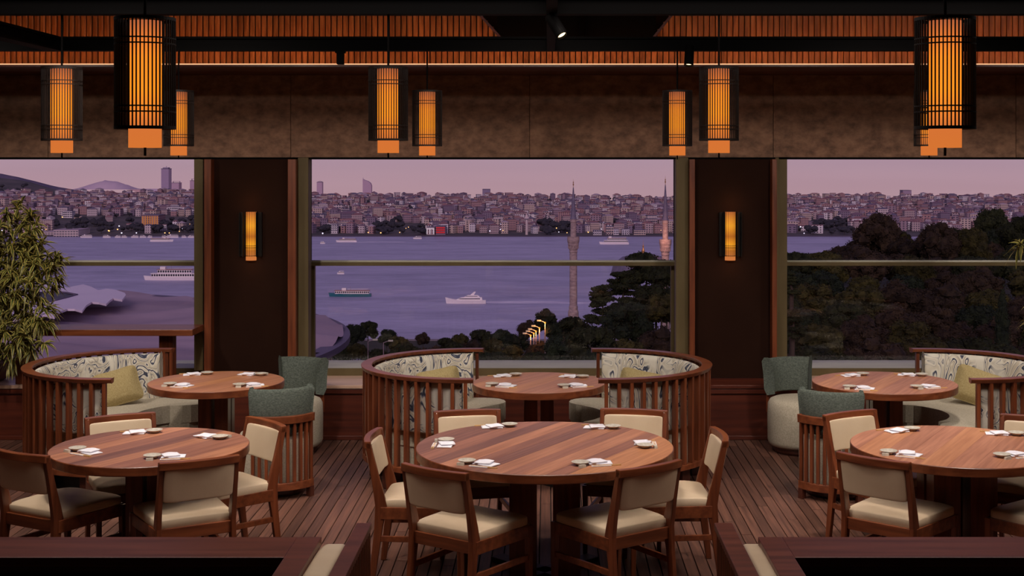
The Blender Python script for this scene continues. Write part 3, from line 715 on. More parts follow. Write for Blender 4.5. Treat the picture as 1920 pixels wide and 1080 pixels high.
def ground(X, d):
    k = min(1, max(0, (pxof(X, d)-1300)/110)); k = k*k*(3-2*k)
    return gleft(d)*(1-k)+gright(d)*k
m = MB(); vs = []; NX, NY = 80, 46
ds = [24*(760/24)**(j/NY) for j in range(NY+1)]
for d in ds:
    for i in range(NX+1):
        X = (-1500+4500*i/NX-CX)*d/F*1.0
        vs.append((X, d, ground(X, d)+.5*mnoise.noise((X*.05, d*.05, 0))))
m.add(vs, [(j*(NX+1)+i, j*(NX+1)+i+1, (j+1)*(NX+1)+i+1, (j+1)*(NX+1)+i) for j in range(NY) for i in range(NX)])
struct(m, 'hillside', ground_m, smooth=True)
# far shore
RID = [(-900, 330), (-100, 322), (0, 328), (50, 334), (100, 350), (150, 356), (390, 358), (585, 367), (900, 367), (1262, 373), (1300, 371), (1461, 368), (1700, 368), (2600, 374)]
D0, D1 = 1861, 2700
def farz(X, d):
    t = (d-D0)/(D1-D0); px = pxof(X, d); zr = H-(lerp(RID, px)+4-CY)*D1/F
    base = -96.4
    if t < 0: return base
    if t > 1: return zr-(t-1)*70
    return base+(zr-base)*(t**1.15)+1.5*mnoise.noise((X*.004, d*.004, 3))*min(1, t*4)*(1-t)
m = MB(); vs = []; NX, NY = 150, 26
for j in range(NY+1):
    d = D0-4+(3300-D0)*j/NY
    for i in range(NX+1):
        X = -1500+3100*i/NX; vs.append((X, d, farz(X, d)))
m.add(vs, [(j*(NX+1)+i, j*(NX+1)+i+1, (j+1)*(NX+1)+i+1, (j+1)*(NX+1)+i) for j in range(NY) for i in range(NX)])
struct(m, 'far_shore_land', land_m, smooth=True)
struct(MB().box(-1500, 1600, D0-8, D0-2, SEA-2, SEA+1.7), 'far_quay', mat('far_quay_stone', (70, 62, 76), (84, 74, 86), .9))

# distant mountains, haze mixed into their colours
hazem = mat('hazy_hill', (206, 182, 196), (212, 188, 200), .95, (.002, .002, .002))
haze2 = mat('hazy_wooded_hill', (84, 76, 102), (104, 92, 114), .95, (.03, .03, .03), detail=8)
def mountain(name, pts, d, depth, m_, lab):
    mb = MB(); n = 60; k = 8; vs = []
    x0, x1 = pts[0][0], pts[-1][0]
    for j in range(k+1):
        s = cos((j/k-.5)*pi)
        for i in range(n+1):
            px = x0+(x1-x0)*i/n; q = P(px, lerp(pts, px), d); zz = -150+(q.z+150)*s+(8*mnoise.noise((px*.15, j*.7, 1)) if 0 < j < k else 0)*(d/8000)*.4
            vs.append((q.x, d+(j/k-.5)*depth, zz))
    mb.add(vs, [(j*(n+1)+i, j*(n+1)+i+1, (j+1)*(n+1)+i+1, (j+1)*(n+1)+i) for j in range(k) for i in range(n)])
    o = mb.build(name, m_, smooth=True); tag(o, lab, 'hill', kind='structure'); del o['category']
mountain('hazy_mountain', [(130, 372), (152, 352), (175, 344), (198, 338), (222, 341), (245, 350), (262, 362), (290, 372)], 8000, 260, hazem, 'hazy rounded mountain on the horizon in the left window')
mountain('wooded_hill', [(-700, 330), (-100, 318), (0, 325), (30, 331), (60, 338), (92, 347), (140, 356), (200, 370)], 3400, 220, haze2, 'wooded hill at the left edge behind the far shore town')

# ---- buildings
def wall_mat(name, c, win=(70, 62, 82)):
    m = bpy.data.materials.new(name); m.use_nodes = True; t = m.node_tree; b = t.nodes['Principled BSDF']; b.inputs['Roughness'].default_value = .9
    tc = t.nodes.new('ShaderNodeNewGeometry'); sp = t.nodes.new('ShaderNodeSeparateXYZ'); t.links.new(tc.outputs['Position'], sp.inputs[0])
    def fr(sock, s, a, off=0):
        q = t.nodes.new('ShaderNodeMath'); q.operation = 'MULTIPLY'; q.inputs[1].default_value = s; t.links.new(sock, q.inputs[0])
        f = t.nodes.new('ShaderNodeMath'); f.operation = 'FRACT'; t.links.new(q.outputs[0], f.inputs[0])
        g = t.nodes.new('ShaderNodeMath'); g.operation = 'GREATER_THAN'; g.inputs[1].default_value = a; t.links.new(f.outputs[0], g.inputs[0]); return g.outputs[0]
    ad = t.nodes.new('ShaderNodeMath'); t.links.new(sp.outputs[0], ad.inputs[0]); t.links.new(sp.outputs[1], ad.inputs[1])
    a = fr(sp.outputs[2], 1/3.1, .5); b2 = fr(ad.outputs[0], 1/2.9, .5)
    ml = t.nodes.new('ShaderNodeMath'); ml.operation = 'MULTIPLY'; t.links.new(a, ml.inputs[0]); t.links.new(b2, ml.inputs[1])
    mx = t.nodes.new('ShaderNodeMix'); mx.data_type = 'RGBA'; mx.inputs[6].default_value = lin(c); mx.inputs[7].default_value = lin(win); t.links.new(ml.outputs[0], mx.inputs[0])
    t.links.new(mx.outputs[2], b.inputs['Base Color']); return m
walls = [wall_mat('house_wall_%d' % i, c) for i, c in enumerate([(214, 196, 198), (188, 164, 166), (166, 140, 152), (206, 182, 172), (140, 122, 142), (232, 222, 226), (180, 142, 142)])]  # paler, pinker wall and roof tones carry painted haze
roofs = [mat('house_roof_%d' % i, c, rough=.9) for i, c in enumerate([(138, 98, 104), (122, 96, 112), (152, 110, 110), (104, 94, 116), (172, 152, 162)])]
def bmesh_house(mb, x, y, z, w_, dp, h, a, roof, wi, ri):
    ca, sa = cos(a), sin(a)
    def T_(px, py, pz): return (x+px*ca-py*sa, y+px*sa+py*ca, z+pz)
    hw, hd = w_/2, dp/2
    if wi is not None:
        mb.cur = wi
        v = [T_(-hw, -hd, -6), T_(hw, -hd, -6), T_(hw, hd, -6), T_(-hw, hd, -6), T_(-hw, -hd, h), T_(hw, -hd, h), T_(hw, hd, h), T_(-hw, hd, h)]
        mb.add(v, [(0, 1, 5, 4), (1, 2, 6, 5), (2, 3, 7, 6), (3, 0, 4, 7)])
    if ri is not None:
        mb.cur = ri; q = 1.06
        if roof > 0:
            r_ = max(0, hw-hd)
            v = [T_(-hw*q, -hd*q, h), T_(hw*q, -hd*q, h), T_(hw*q, hd*q, h), T_(-hw*q, hd*q, h), T_(-r_, 0, h+roof), T_(r_, 0, h+roof)]
            mb.add(v, [(0, 1, 5, 4), (1, 2, 5), (2, 3, 4, 5), (3, 0, 4), (3, 2, 1, 0)])
        else:
            v = [T_(-hw*q, -hd*q, h), T_(hw*q, -hd*q, h), T_(hw*q, hd*q, h), T_(-hw*q, hd*q, h), T_(-hw*q, -hd*q, h+.7), T_(hw*q, -hd*q, h+.7), T_(hw*q, hd*q, h+.7), T_(-hw*q, hd*q, h+.7)]
            mb.add(v, [(4, 5, 6, 7), (0, 1, 5, 4), (1, 2, 6, 5), (2, 3, 7, 6), (3, 0, 4, 7), (3, 2, 1, 0)])
rg = random.Random(11)
# table screen y -> distance
def d_at(px, y):
    lo, hi = D0+6, D1+20
    for _ in range(22):
        mid = (lo+hi)/2; yy = CY+(H-farz(XD(px, mid), mid))*F/mid
        if yy > y: lo = mid
        else: hi = mid
    return lo
spans = [(-40, 396), (576, 1272), (1452, 1960)]
cands = []
for y in [437-k*2.15 for k in range(34)]:
    for a, b_ in ((-60, 1990),):
        px = a+rg.uniform(0, 10)
        while px < b_:
            d = d_at(px, y+rg.uniform(-1, 1)); ylim = lerp(RID, px)
            w_ = rg.choice((7, 8, 10, 12, 16)) * rg.uniform(.85, 1.15)
            if y > ylim+2 and rg.random() < .70: cands.append((px, y, d, w_))
            px += w_*F/d*rg.uniform(.95, 1.6)
park = [(100, 392, 405, 441), (596, 640, 432, 444), (700, 800, 418, 441), (1012, 1075, 418, 444), (1510, 1590, 415, 438)]
def in_park(px, y): return any(a < px < b_ and c < y < e_ for a, b_, c, e_ in park)
cands = [c for c in cands if not (in_park(c[0], c[1]) and rg.random() < .95)]
# occlusion of the right window by the near forest: keep those above it
cands = [c for c in cands if not (c[0] > 1595 and c[1] > 433)]
cands.sort(key=lambda c: -(c[3]*F/c[2])*(1+.02*(c[1]-370)))
seen = [c for c in cands if any(a+2 < c[0] < b_-8 for a, b_ in spans)]; hid = [c for c in cands if c not in seen]
big, small = seen[:285], seen[285:]+hid
protos = []
for k in range(14):
    w_ = (9, 10, 12, 14, 16, 18, 11)[k % 7]; dp = rg.uniform(8, 11); h = rg.uniform(9, 16); roof = 0 if k % 3 == 0 else rg.uniform(2, 3.2)
    mw, mr_ = MB(), MB(); bmesh_house(mw, 0, 0, 0, w_, dp, h, 0, roof, 0, None); bmesh_house(mr_, 0, 0, 0, w_, dp, h, 0, roof, None, 0)
    protos.append((w_, mw.mesh('walls', walls[k % 7]), mr_.mesh('roof', roofs[(3, 0, 2, 4, 1, 0, 2)[k % 7]]), ('pale', 'tan', 'mauve', 'cream', 'dusky', 'white', 'rosy')[k % 7]+(' flat-roofed' if roof == 0 else ' pitched-roof')))
reg = lambda px: 'in the left window' if px < 400 else ('in the middle window' if px < 1300 else 'in the right window')
def slope(y): return 'by the far waterfront' if y > 425 else 'on the lower far slope' if y > 405 else 'on the middle far slope' if y > 387 else 'high on the far slope'
def third(px):
    a, b_ = (0, 390) if px < 400 else (585, 1263) if px < 1300 else (1461, 1920)
    return ('far left', 'left of middle', 'central', 'right of middle', 'far right')[max(0, min(4, int((px-a)/(b_-a)*5)))]+' part'
for px, y, d, w_ in big:
    k = rg.randrange(14); pw, a, b_, kind = protos[k]; X = XD(px, d)
    t = thing('town_house', f'{kind} house {slope(y)}, {reg(px)}, {third(px)}', 'house', (X, d, farz(X, d)), rg.uniform(-.5, .5), f'{kind} far shore houses {slope(y)}, {reg(px)}, {third(px)}')
    s = w_/pw; t.scale = (s, 1, rg.uniform(.75, 1.15))
    link('walls', a, t); link('roof', b_, t)
mb = MB(); 
for px, y, d, w_ in small:
    X = XD(px, d); bmesh_house(mb, X, d, farz(X, d), w_, rg.uniform(8, 12), rg.uniform(6, 12), rg.uniform(-.6, .6), rg.choice((0, 1.8, 2.4, 3)), rg.randrange(7), 7+rg.randrange(5))
o = mb.build('distant_housing', walls+roofs); tag(o, 'dense hazy housing spread over the far shore hillside', 'houses', kind='stuff')

# notable far buildings: pixel box, distance
def tower(name, px0, px1, ytop, ybot, d, m_, lab, cat='tower', crown=None, rows=0, roofm=None, dep=None):
    x0, x1 = XD(px0, d), XD(px1, d); z1 = H-(ytop-CY)*d/F; z0 = H-(ybot-CY)*d/F; t = thing(name, lab, cat, ((x0+x1)/2, d, z0)); hw = (x1-x0)/2; h = z1-z0; dp = dep or hw*1.4
    MB().box(-hw, hw, -dp, dp, -8, h).build('walls', m_, t)
    MB().box(-hw*1.03, hw*1.03, -dp*1.03, dp*1.03, h, h+.02*h+.4).build('roof', roofm or roofs[3], t)
    if crown == 'frame':
        for s in (-1, 1): MB().box(s*hw*.9-1, s*hw*.9+1, -2, 2, h, h*1.14).build('crown_post', m_, t)
        MB().box(-hw, hw, -2, 2, h*1.13, h*1.17).build('crown_beam', m_, t)
    if crown == 'step': MB().box(-hw*.7, hw*.7, -dp*.7, dp*.7, h, h*1.07).build('crown', m_, t); MB().box(-.6, .6, -.6, .6, h, h*1.13).build('mast', m_, t)
    if rows:
        k_ = MB(); me = MB().box(-hw/ (rows*1.35), hw/(rows*1.35), -.3, .1, -h*.06, h*.06).mesh('window', winm)
        for r_ in range(3):
            for c in range(rows): link('window', me, t, loc=(-hw+2*hw*(c+.5)/rows, -dp, h*(.2+.3*r_)))
    return t
winm = mat('far_window', (60, 56, 80), rough=.3)
tw = wall_mat('tower_wall', (156, 140, 166), (118, 106, 142)); tw2 = wall_mat('hazy_tower_wall', (176, 152, 172), (150, 130, 156))  # both tower tones lightened to imitate distance haze
palace = mat('palace_stone', (206, 186, 182), (220, 200, 196), .9, (.1, .1, .1)); orange = emission_mat('lit_facade', (190, 118, 70), .75)
tower('skyscraper', 305, 319, 317, 362, 4200, tw, 'tallest skyscraper on the left skyline with a stepped top', crown='step')
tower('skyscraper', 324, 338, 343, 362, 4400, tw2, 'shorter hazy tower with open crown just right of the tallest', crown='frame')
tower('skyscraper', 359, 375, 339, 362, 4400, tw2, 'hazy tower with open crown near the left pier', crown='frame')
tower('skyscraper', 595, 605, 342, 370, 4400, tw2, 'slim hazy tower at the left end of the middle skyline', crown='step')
tower('apartment_tower', 905, 919, 355, 372, 3000, tw, 'hazy block standing up from the middle skyline')
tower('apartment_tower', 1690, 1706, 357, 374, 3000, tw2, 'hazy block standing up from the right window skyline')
# curved-top tower
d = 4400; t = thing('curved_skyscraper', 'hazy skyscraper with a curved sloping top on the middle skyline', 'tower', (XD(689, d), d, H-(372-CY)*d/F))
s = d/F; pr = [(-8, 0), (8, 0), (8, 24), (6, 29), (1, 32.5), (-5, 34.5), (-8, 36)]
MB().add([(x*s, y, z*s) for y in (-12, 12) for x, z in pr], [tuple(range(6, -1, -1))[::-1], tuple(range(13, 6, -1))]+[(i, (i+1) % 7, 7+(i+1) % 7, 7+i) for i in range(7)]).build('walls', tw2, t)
MB().tube([(-8*s, 0, 36*s), (-8*s, 0, 39*s)], .8, 5).build('mast', tw2, t)
tower('shore_palace', 112, 158, 430, 444, 1872, palace, 'white waterfront palace with rows of windows, left window', 'palace', rows=9, roofm=roofs[4])
tower('shore_palace', 76, 108, 434, 444, 1872, palace, 'low white waterfront hall left of the palace', 'palace', rows=6, roofm=roofs[4])
tower('glowing_block', 272, 304, 403, 421, 2000, walls[6], 'orange-lit block with bright vertical stripes on the far shore', 'building')
me = MB().box(-.9, .9, -.4, .1, 0, 12.5).mesh('lit_strip', orange); tt = COL.objects['glowing_block']
for k in range(7): link('lit_strip', me, tt, loc=(-10.6+k*3.5, -17.7, .4))
red_m = emission_mat('red_sign', (205, 50, 60), .7); white_m = emission_mat('white_sign', (220, 200, 215), .8)
t = tower('red_lit_hall', 818, 836, 424, 440, 1880, walls[4], 'red-lit hall on the far waterfront in the middle window', 'building')
for z in (2.6, 5.8, 9): MB().box(-6, 6, -10.3, -9.8, z, z+2).build('red_panel', red_m, t)
t = tower('white_lit_hall', 801, 816, 426, 440, 1880, walls[1], 'white-framed lit hall beside the red-lit hall', 'building')
for x in (-5, -1, 4): MB().box(x-.6, x+.6, -8.6, -8, 1, 9).build('lit_frame', white_m, t)
MB().box(-5, 4.4, -8.6, -8, 8.2, 9.4).build('lit_frame', white_m, t)
t = tower('red_lit_kiosk', 789, 797, 429, 438, 1880, walls[4], 'small red-lit kiosk left of the white-framed hall', 'building')
MB().box(-2, 2, -5, -4.4, 2, 5).build('red_panel', red_m, t)
tower('white_lit_block', 622, 634, 421, 434, 1900, walls[5], 'small bright white block near the left end of middle shore', 'building', rows=4)
# white lighthouse-like tower
d = 1872; t = thing('shore_tower', 'slim white tower with a wide top on the middle far shore', 'tower', (XD(987.5, d), d, -96.5)); s = d/F
MB().lathe([(2.6*s, 0), (2.2*s, 28*s), (2.6*s, 29*s), (5*s, 30*s), (5*s, 33*s), (3*s, 34*s), (2.6*s, 37*s), (.4*s, 39*s), (0, 42*s)], 14).build('shaft', palace, t, smooth=False)
MB().lathe([(5.2*s, 30*s), (5.2*s, 31*s)], 14).build('gallery', roofs[3], t)
BL = sorted([(1168, 1184, 412, 428, 5), (1188, 1206, 417, 432, 5), (1210, 1232, 411, 430, 1), (1134, 1156, 420, 432, 1), (1112, 1128, 432, 444, 5), (1136, 1150, 425, 443, 3), (1150, 1160, 430, 443, 5), (1166, 1180, 430, 442, 5),
    (1188, 1210, 431, 443, 3), (850, 874, 398, 412, 3), (740, 766, 385, 397, 3), (640, 656, 392, 404, 0), (560+70, 560+84, 390, 402, 3), (1106, 1124, 384, 396, 5), (895, 920, 371, 384, 6), (1074, 1112, 404, 416, 5), (1010, 1040, 388, 400, 1),
    (355, 378, 364, 373, 5), (196, 218, 375, 390, 6), (236, 248, 376, 388, 3), (316, 352, 388, 400, 5), (120, 138, 396, 408, 5), (300, 330, 364, 374, 0), (1500, 1520, 400, 412, 0), (1524, 1542, 388, 400, 6), (1690, 1720, 372, 384, 3)])
ORD = ['leftmost', 'second from the left', 'third from the left', 'fourth from the left', 'fifth from the left', 'sixth from the left', 'seventh from the left', 'eighth from the left', 'ninth from the left', 'tenth from the left', 'eleventh from the left', 'twelfth from the left', 'thirteenth from the left', 'fourteenth from the left', 'fifteenth from the left', 'sixteenth from the left', 'seventeenth from the left', 'rightmost']
cnt = {}
for a, b_, y0, y1, wi in BL:
    d = d_at((a+b_)/2, min(y1, 441)); rgn_ = reg(a); i = cnt.get(rgn_, 0); cnt[rgn_] = i+1
    tower('apartment_block', a, b_, y0, y1, d, walls[wi], 'larger %s block %s, %s of the larger ones' % (['pale', 'tan', 'mauve', 'cream', 'dusky', 'white', 'rosy'][wi], rgn_, ORD[i]), 'building', rows=max(3, int((b_-a)/4)), dep=7)
# far lights
lm = emission_mat('town_light', (255, 190, 120), 2.2); lw = emission_mat('white_light', (235, 225, 255), 2.2)
mb = MB(); mb2 = MB()
for k in range(150):
    a, b_ = rg.choice(spans); px = rg.uniform(a, b_); y = rg.choice((rg.uniform(428, 441), rg.uniform(432, 441), rg.uniform(385, 430)))
    if px > 1590 and y > 410: continue
    d = d_at(px, y); X = XD(px, d)
    z = farz(X, d)+rg.uniform(2, 7); q = rg.uniform(.35, .75); (mb if rg.random() < .65 else mb2).box(X-q, X+q, d-9-q, d-9+q, z-q, z+q)
tag(mb.build('warm_street_lights', lm), 'tiny warm street lights scattered along the far shore', 'lights', kind='stuff')
tag(mb2.build('white_street_lights', lw), 'tiny white street lights scattered along the far shore', 'lights', kind='stuff')

# ---- trees
leafm = [mat('leaf_%d' % i, a, b_, .8, (3, 3, 3), spec=.15, rnd=.3) for i, (a, b_) in enumerate([((28, 32, 18), (46, 50, 26)), ((38, 37, 18), (66, 62, 28)), ((38, 30, 24), (58, 46, 32)), ((24, 31, 22), (40, 48, 30)), ((42, 28, 24), (56, 38, 30))])]
bark = mat('tree_bark', (52, 42, 34), (70, 58, 46), .9, (4, 4, 1))
def crown(seed, lobes, nleaf, ls, kind='round', flat=.8, mi=0):
    r = random.Random(seed); mb = MB(); L = []
    for k in range(lobes):
        if kind == 'column': z = -1+2*k/(lobes-1); rr_ = .34*(1-(.5+.5*z)**2.2)+.05; L.append((r.uniform(-.05, .05), r.uniform(-.05, .05), z*.95, rr_))
        elif kind == 'cedar':
            z = r.uniform(-.8, .8); a = r.uniform(0, 2*pi); q = r.uniform(.2, .75)*(1-.5*(z+.8)/1.6); L.append((q*cos(a), q*sin(a), z, r.uniform(.22, .36)))
        else:
            u = r.uniform(-.75, 1); a = r.uniform(0, 2*pi); q = math.sqrt(max(0, 1-u*u)); s = r.uniform(.5, .72)
            L.append((q*cos(a)*s, q*sin(a)*s, u*s*flat, r.uniform(.24, .42)))
    sq = .35 if kind == 'cedar' else .85
    for (x, y, z, q) in L:     # dark inner mass
        nu, nv = 8, 5; vs = []
        for j in range(nv+1):
            t_ = -pi/2+pi*j/nv
            for i in range(nu):
                u = 2*pi*i/nu; k_ = q*.86*(1+.25*r.uniform(-1, 1)); vs.append((x+k_*cos(t_)*cos(u), y+k_*cos(t_)*sin(u), z+k_*sq*sin(t_)))
        mb.add(vs, [(j*nu+i, j*nu+(i+1) % nu, (j+1)*nu+(i+1) % nu, (j+1)*nu+i) for j in range(nv) for i in range(nu)])
    wts = [l[3]**2 for l in L]
    for _ in range(nleaf):
        x, y, z, q = r.choices(L, wts)[0]; dv = Vector((r.gauss(0, 1), r.gauss(0, 1), r.gauss(.25, 1))).normalized(); k_ = q*r.uniform(.85, 1.12)
        c = Vector((x+dv.x*k_, y+dv.y*k_, z+dv.z*k_*sq)); n_ = (dv+Vector((r.uniform(-.9, .9), r.uniform(-.9, .9), r.uniform(-.9, .9)))).normalized()
        u = n_.orthogonal().normalized(); u.rotate(Matrix.Rotation(r.uniform(0, 6.28), 3, n_)); v = n_.cross(u); s = ls*r.uniform(.6, 1.3)
        mb.add([c-u*s, c-v*s*.55, c+u*s, c+v*s*.55], [(0, 1, 2, 3)])
    return mb.mesh('crown', leafm[mi])
CR = {'round0': [crown(1, 22, 3600, .05, mi=0), crown(2, 26, 3600, .05, mi=0), crown(3, 24, 3600, .05, mi=3)],
      'olive': [crown(4, 22, 3400, .05, mi=1), crown(5, 26, 3400, .045, mi=1)], 'brown': [crown(6, 24, 3400, .045, mi=2), crown(7, 28, 3400, .045, mi=2)],
      'red': [crown(8, 24, 3200, .045, mi=4)], 'cedar': [crown(9, 34, 5200, .05, 'cedar', mi=0)], 'column': [crown(10, 12, 2600, .035, 'column', mi=3)],
      'sparse': [crown(12, 26, 1500, .04, mi=3)]}
trunk_me = MB().tube([(0, 0, 0), (.02, .01, .5), (0, 0, 1)], 1, 7, .6).mesh('trunk', bark)
def tree(px, ytop, wpx, d, kind, lab, grp, hw=None, rot=None):
    X = XD(px, d); g = ground(X, d); zt_ = H-(ytop-CY)*d/F; r_ = wpx/2*d/F; hh = (hw or 1.0)*r_ if kind != 'column' else (hw or 3)*r_
    hh = min(hh, max(1, (zt_-g)*.48)); t = thing('cypress' if kind == 'column' else 'cedar' if kind == 'cedar' else 'tree', lab, 'tree', (X, d, g), rg.uniform(0, 6.28) if rot is None else rot, grp)
    c = link('crown', rg.choice(CR[kind]), t, loc=(0, 0, zt_-g-hh*.92)); c.scale = (r_ if kind != 'column' else r_*2.6, r_ if kind != 'column' else r_*2.6, hh*1.05); c['kind'] = 'stuff'
    tr = link('trunk', trunk_me, t); tr.scale = (max(.15, r_*.06), max(.15, r_*.06), zt_-g-hh); return t
# middle window: near dark trees on the right, smaller ones along the street
K = {'round0': 'dark green', 'olive': 'olive green', 'brown': 'brownish', 'red': 'reddish brown', 'cedar': 'layered cedar', 'column': 'narrow cypress', 'sparse': 'thin open-crowned'}
M_ = [(1212, 462, 92, 230, 'round0', 'behind the transom beside the right minaret'), (1250, 484, 70, 215, 'round0', 'by the right edge of the middle window, under the transom'),
      (1168, 500, 96, 200, 'cedar', 'with ragged branches right of the left minaret'), (1230, 520, 110, 180, 'round0', 'filling the right part of the middle window'),
      (1130, 528, 84, 190, 'cedar', 'spreading toward the left minaret'), (1240, 548, 70, 150, 'olive', 'leaning in at the right edge of the middle window'),
      (1175, 560, 110, 165, 'round0', 'in the dark group right of the street lamps'), (1080, 585, 74, 260, 'round0', 'rounded, in front of the left minaret foot'),
      (1022, 572, 62, 420, 'sparse', 'against the water left of the minaret'), (1110, 600, 100, 150, 'round0', 'low in the dark group above the right middle sofa'),
      (1180, 633, 80, 120, 'olive', 'just above the right middle sofa rail'), (1060, 622, 84, 170, 'round0', 'dark, right of the orange street lamps'), (1235, 610, 90, 125, 'brown', 'low at the right edge of the middle window'),
      (1130, 640, 90, 112, 'round0', 'lowest, directly behind the sofa rail'), (990, 600, 46, 520, 'brown', 'behind the orange street lamps'),
      (945, 614, 52, 560, 'round0', 'nearest left of the orange street lamps'), (905, 611, 58, 600, 'round0', 'above the small centre table, left one'), (863, 622, 46, 620, 'olive', 'small, left of the centre of the street row'),
      (793, 623, 30, 640, 'brown', 'smallest, by the quay'), (745, 625, 50, 520, 'olive', 'right of the second pale lamp post'), (725, 614, 42, 560, 'round0', 'pointed, between the pale lamp posts'),
      (690, 598, 46, 500, 'round0', 'tall, behind the pale lamp posts'), (661, 604, 50, 480, 'round0', 'beside the round stadium corner'), (672, 640, 44, 380, 'olive', 'low, in front of the stadium corner'),
      (820, 645, 60, 420, 'brown', 'low, behind the left middle sofa'), (900, 650, 60, 400, 'olive', 'low, between the two middle sofas'), (960, 645, 60, 380, 'olive', 'low, by the foot of the street lamps'), (1010, 640, 60, 330, 'brown', 'low, among the orange lamp posts')]
M_ += [(790, 652, 70, 400, 'brown', 'low and wide, behind the left sofa rail'), (740, 656, 60, 380, 'round0', 'low, beside the pale lamp posts'), (840, 628, 44, 600, 'round0', 'far, by the end of the quay'), (930, 655, 70, 330, 'round0', 'low and wide, just above the small table'), (1050, 655, 70, 230, 'brown', 'low, right of the nearest orange lamp'), (648, 640, 50, 420, 'round0', 'lowest, against the stadium wall'), (708, 652, 54, 360, 'round0', 'dark, at the feet of the pale lamp posts'), (760, 640, 56, 450, 'round0', 'dark, left of the quay gap'),
       (885, 636, 60, 520, 'brown', 'in the second row above the small centre table'), (925, 630, 56, 480, 'olive', 'in the second row, mid-street'), (972, 622, 50, 470, 'round0', 'dark, touching the orange lamps'), (850, 640, 50, 480, 'round0', 'dark, right of the quay gap'), (1000, 655, 70, 250, 'round0', 'lowest, at the feet of the orange lamps'), (1045, 600, 50, 330, 'round0', 'behind the nearest orange lamp')]
for a in M_: tree(*a[:5], f'{K[a[4]]} tree {a[5]}', 'trees seen through the middle window')
# right window forest
rowsF = [(405, 432, 70), (350, 428, 84), (300, 448, 88), (250, 470, 92), (205, 502, 100), (165, 532, 104), (132, 562, 108), (105, 592, 112), (82, 622, 128), (64, 648, 134)]
TOP = [(1380, 470), (1461, 462), (1500, 470), (1560, 460), (1596, 425), (1640, 400), (1700, 410), (1730, 420), (1790, 410), (1850, 395), (1920, 385), (2000, 380)]
spec = [(1642, 391, 104, 330, 'brown', 'largest rounded tree rising above the forest, right window'), (1765, 410, 92, 300, 'brown', 'broad rounded tree right of the largest one, right window'),
        (1860, 388, 70, 380, 'round0', 'dark tree breaking the skyline near the right edge'), (1905, 396, 80, 320, 'round0', 'dark tree at the far right edge, just under the skyline'),
        (1825, 420, 84, 300, 'olive', 'paler rounded tree in the upper right of the forest'), (1880, 541, 30, 95, 'column', 'tall dark cypress near the right edge'),
        (1484, 505, 46, 60, 'cedar', 'drooping conifer against the left side of the right window'), (1486, 575, 58, 58, 'cedar', 'lower drooping conifer in the left corner of the right window'), (1715, 470, 86, 250, 'olive', 'pale olive tree below the transom of the right window')]
for a in spec: tree(*a[:5], a[5], 'forest trees seen through the right window', hw=(1.1 if a[4] != 'column' else 4.4))
pos_w = ['at the left side', 'left of the middle', 'in the middle', 'right of the middle', 'toward the right side', 'at the right edge']
lev = ['topmost', 'second from top', 'third from top', 'fourth', 'fifth', 'sixth', 'seventh', 'eighth', 'second lowest', 'lowest']
for ri, (d, yb, wp) in enumerate(rowsF):
    px = 1335+rg.uniform(0, 30)
    while px < 2010:
        k = rg.choices(['round0', 'olive', 'brown', 'red'], [5, 1.6, 3, .5 if 4 < ri < 8 else .05])[0]
        y = max(yb, lerp(TOP, px)+(12 if ri < 3 else 0))+rg.uniform(-8, 12)
        pw = pos_w[max(0, min(5, int((px-1440)/80)))]
        tree(px, y, wp*rg.uniform(.8, 1.2), d*rg.uniform(.95, 1.05), k, f'{K[k]} tree in the {lev[ri]} row of the forest, {pw}', 'forest trees seen through the right window', hw=.85)
        px += wp*rg.uniform(.6, .95)
# far shore trees
fcr = []
for s in range(3):
    r = random.Random(40+s); mb = MB()
    for _ in range(9):
        a = r.uniform(0, 6.28); q = r.uniform(0, .6); mb.sup((q*cos(a), q*sin(a), r.uniform(-.1, .35)), r.uniform(.35, .5), r.uniform(.35, .5), r.uniform(.35, .5), 1, 7, 5, lambda x, y, z: (x*r.uniform(.8, 1.2), y*r.uniform(.8, 1.2), z*r.uniform(.8, 1.2)))
    fcr.append(mb.mesh('crown', mat('far_tree_leaf_%d' % s, (46, 44, 56), (60, 58, 64), .9, (2, 2, 2))))
for a, b_, y0, y1, n in ((100, 392, 418, 440, 62), (0, 60, 350, 385, 16), (596, 640, 430, 440, 7), (700, 745, 420, 440, 14), (748, 800, 425, 440, 8), (1012, 1075, 420, 441, 22), (1490, 1595, 418, 440, 34), (60, 392, 375, 420, 24), (590, 1260, 380, 430, 44), (1470, 1900, 378, 405, 20), (1080, 1262, 366, 370, 26), (1750, 1900, 368, 372, 14)):
    for _ in range(n):
        px, y = rg.uniform(a, b_), rg.uniform(y0, y1); 
        if y1 < 373: y = lerp(RID, px)+4
        d = d_at(px, y)-(8 if y > 400 else 0); X = XD(px, d); s = rg.uniform(4.5, 8)*(1.0 if y < 415 else 1.15)*(.8 if y1 < 373 else 1)
        t = thing('shore_tree', f'small dark tree {slope(y)}, {reg(px)}, {third(px)}', 'tree', (X, d, farz(X, d)), rg.uniform(0, 6), f'far shore trees {slope(y)}, {reg(px)}, {third(px)}')
        c = link('crown', rg.choice(fcr), t, loc=(0, 0, s*.75)); c.scale = (s, s, s*.8); tr = link('trunk', trunk_me, t); tr.scale = (.4, .4, s*.6)

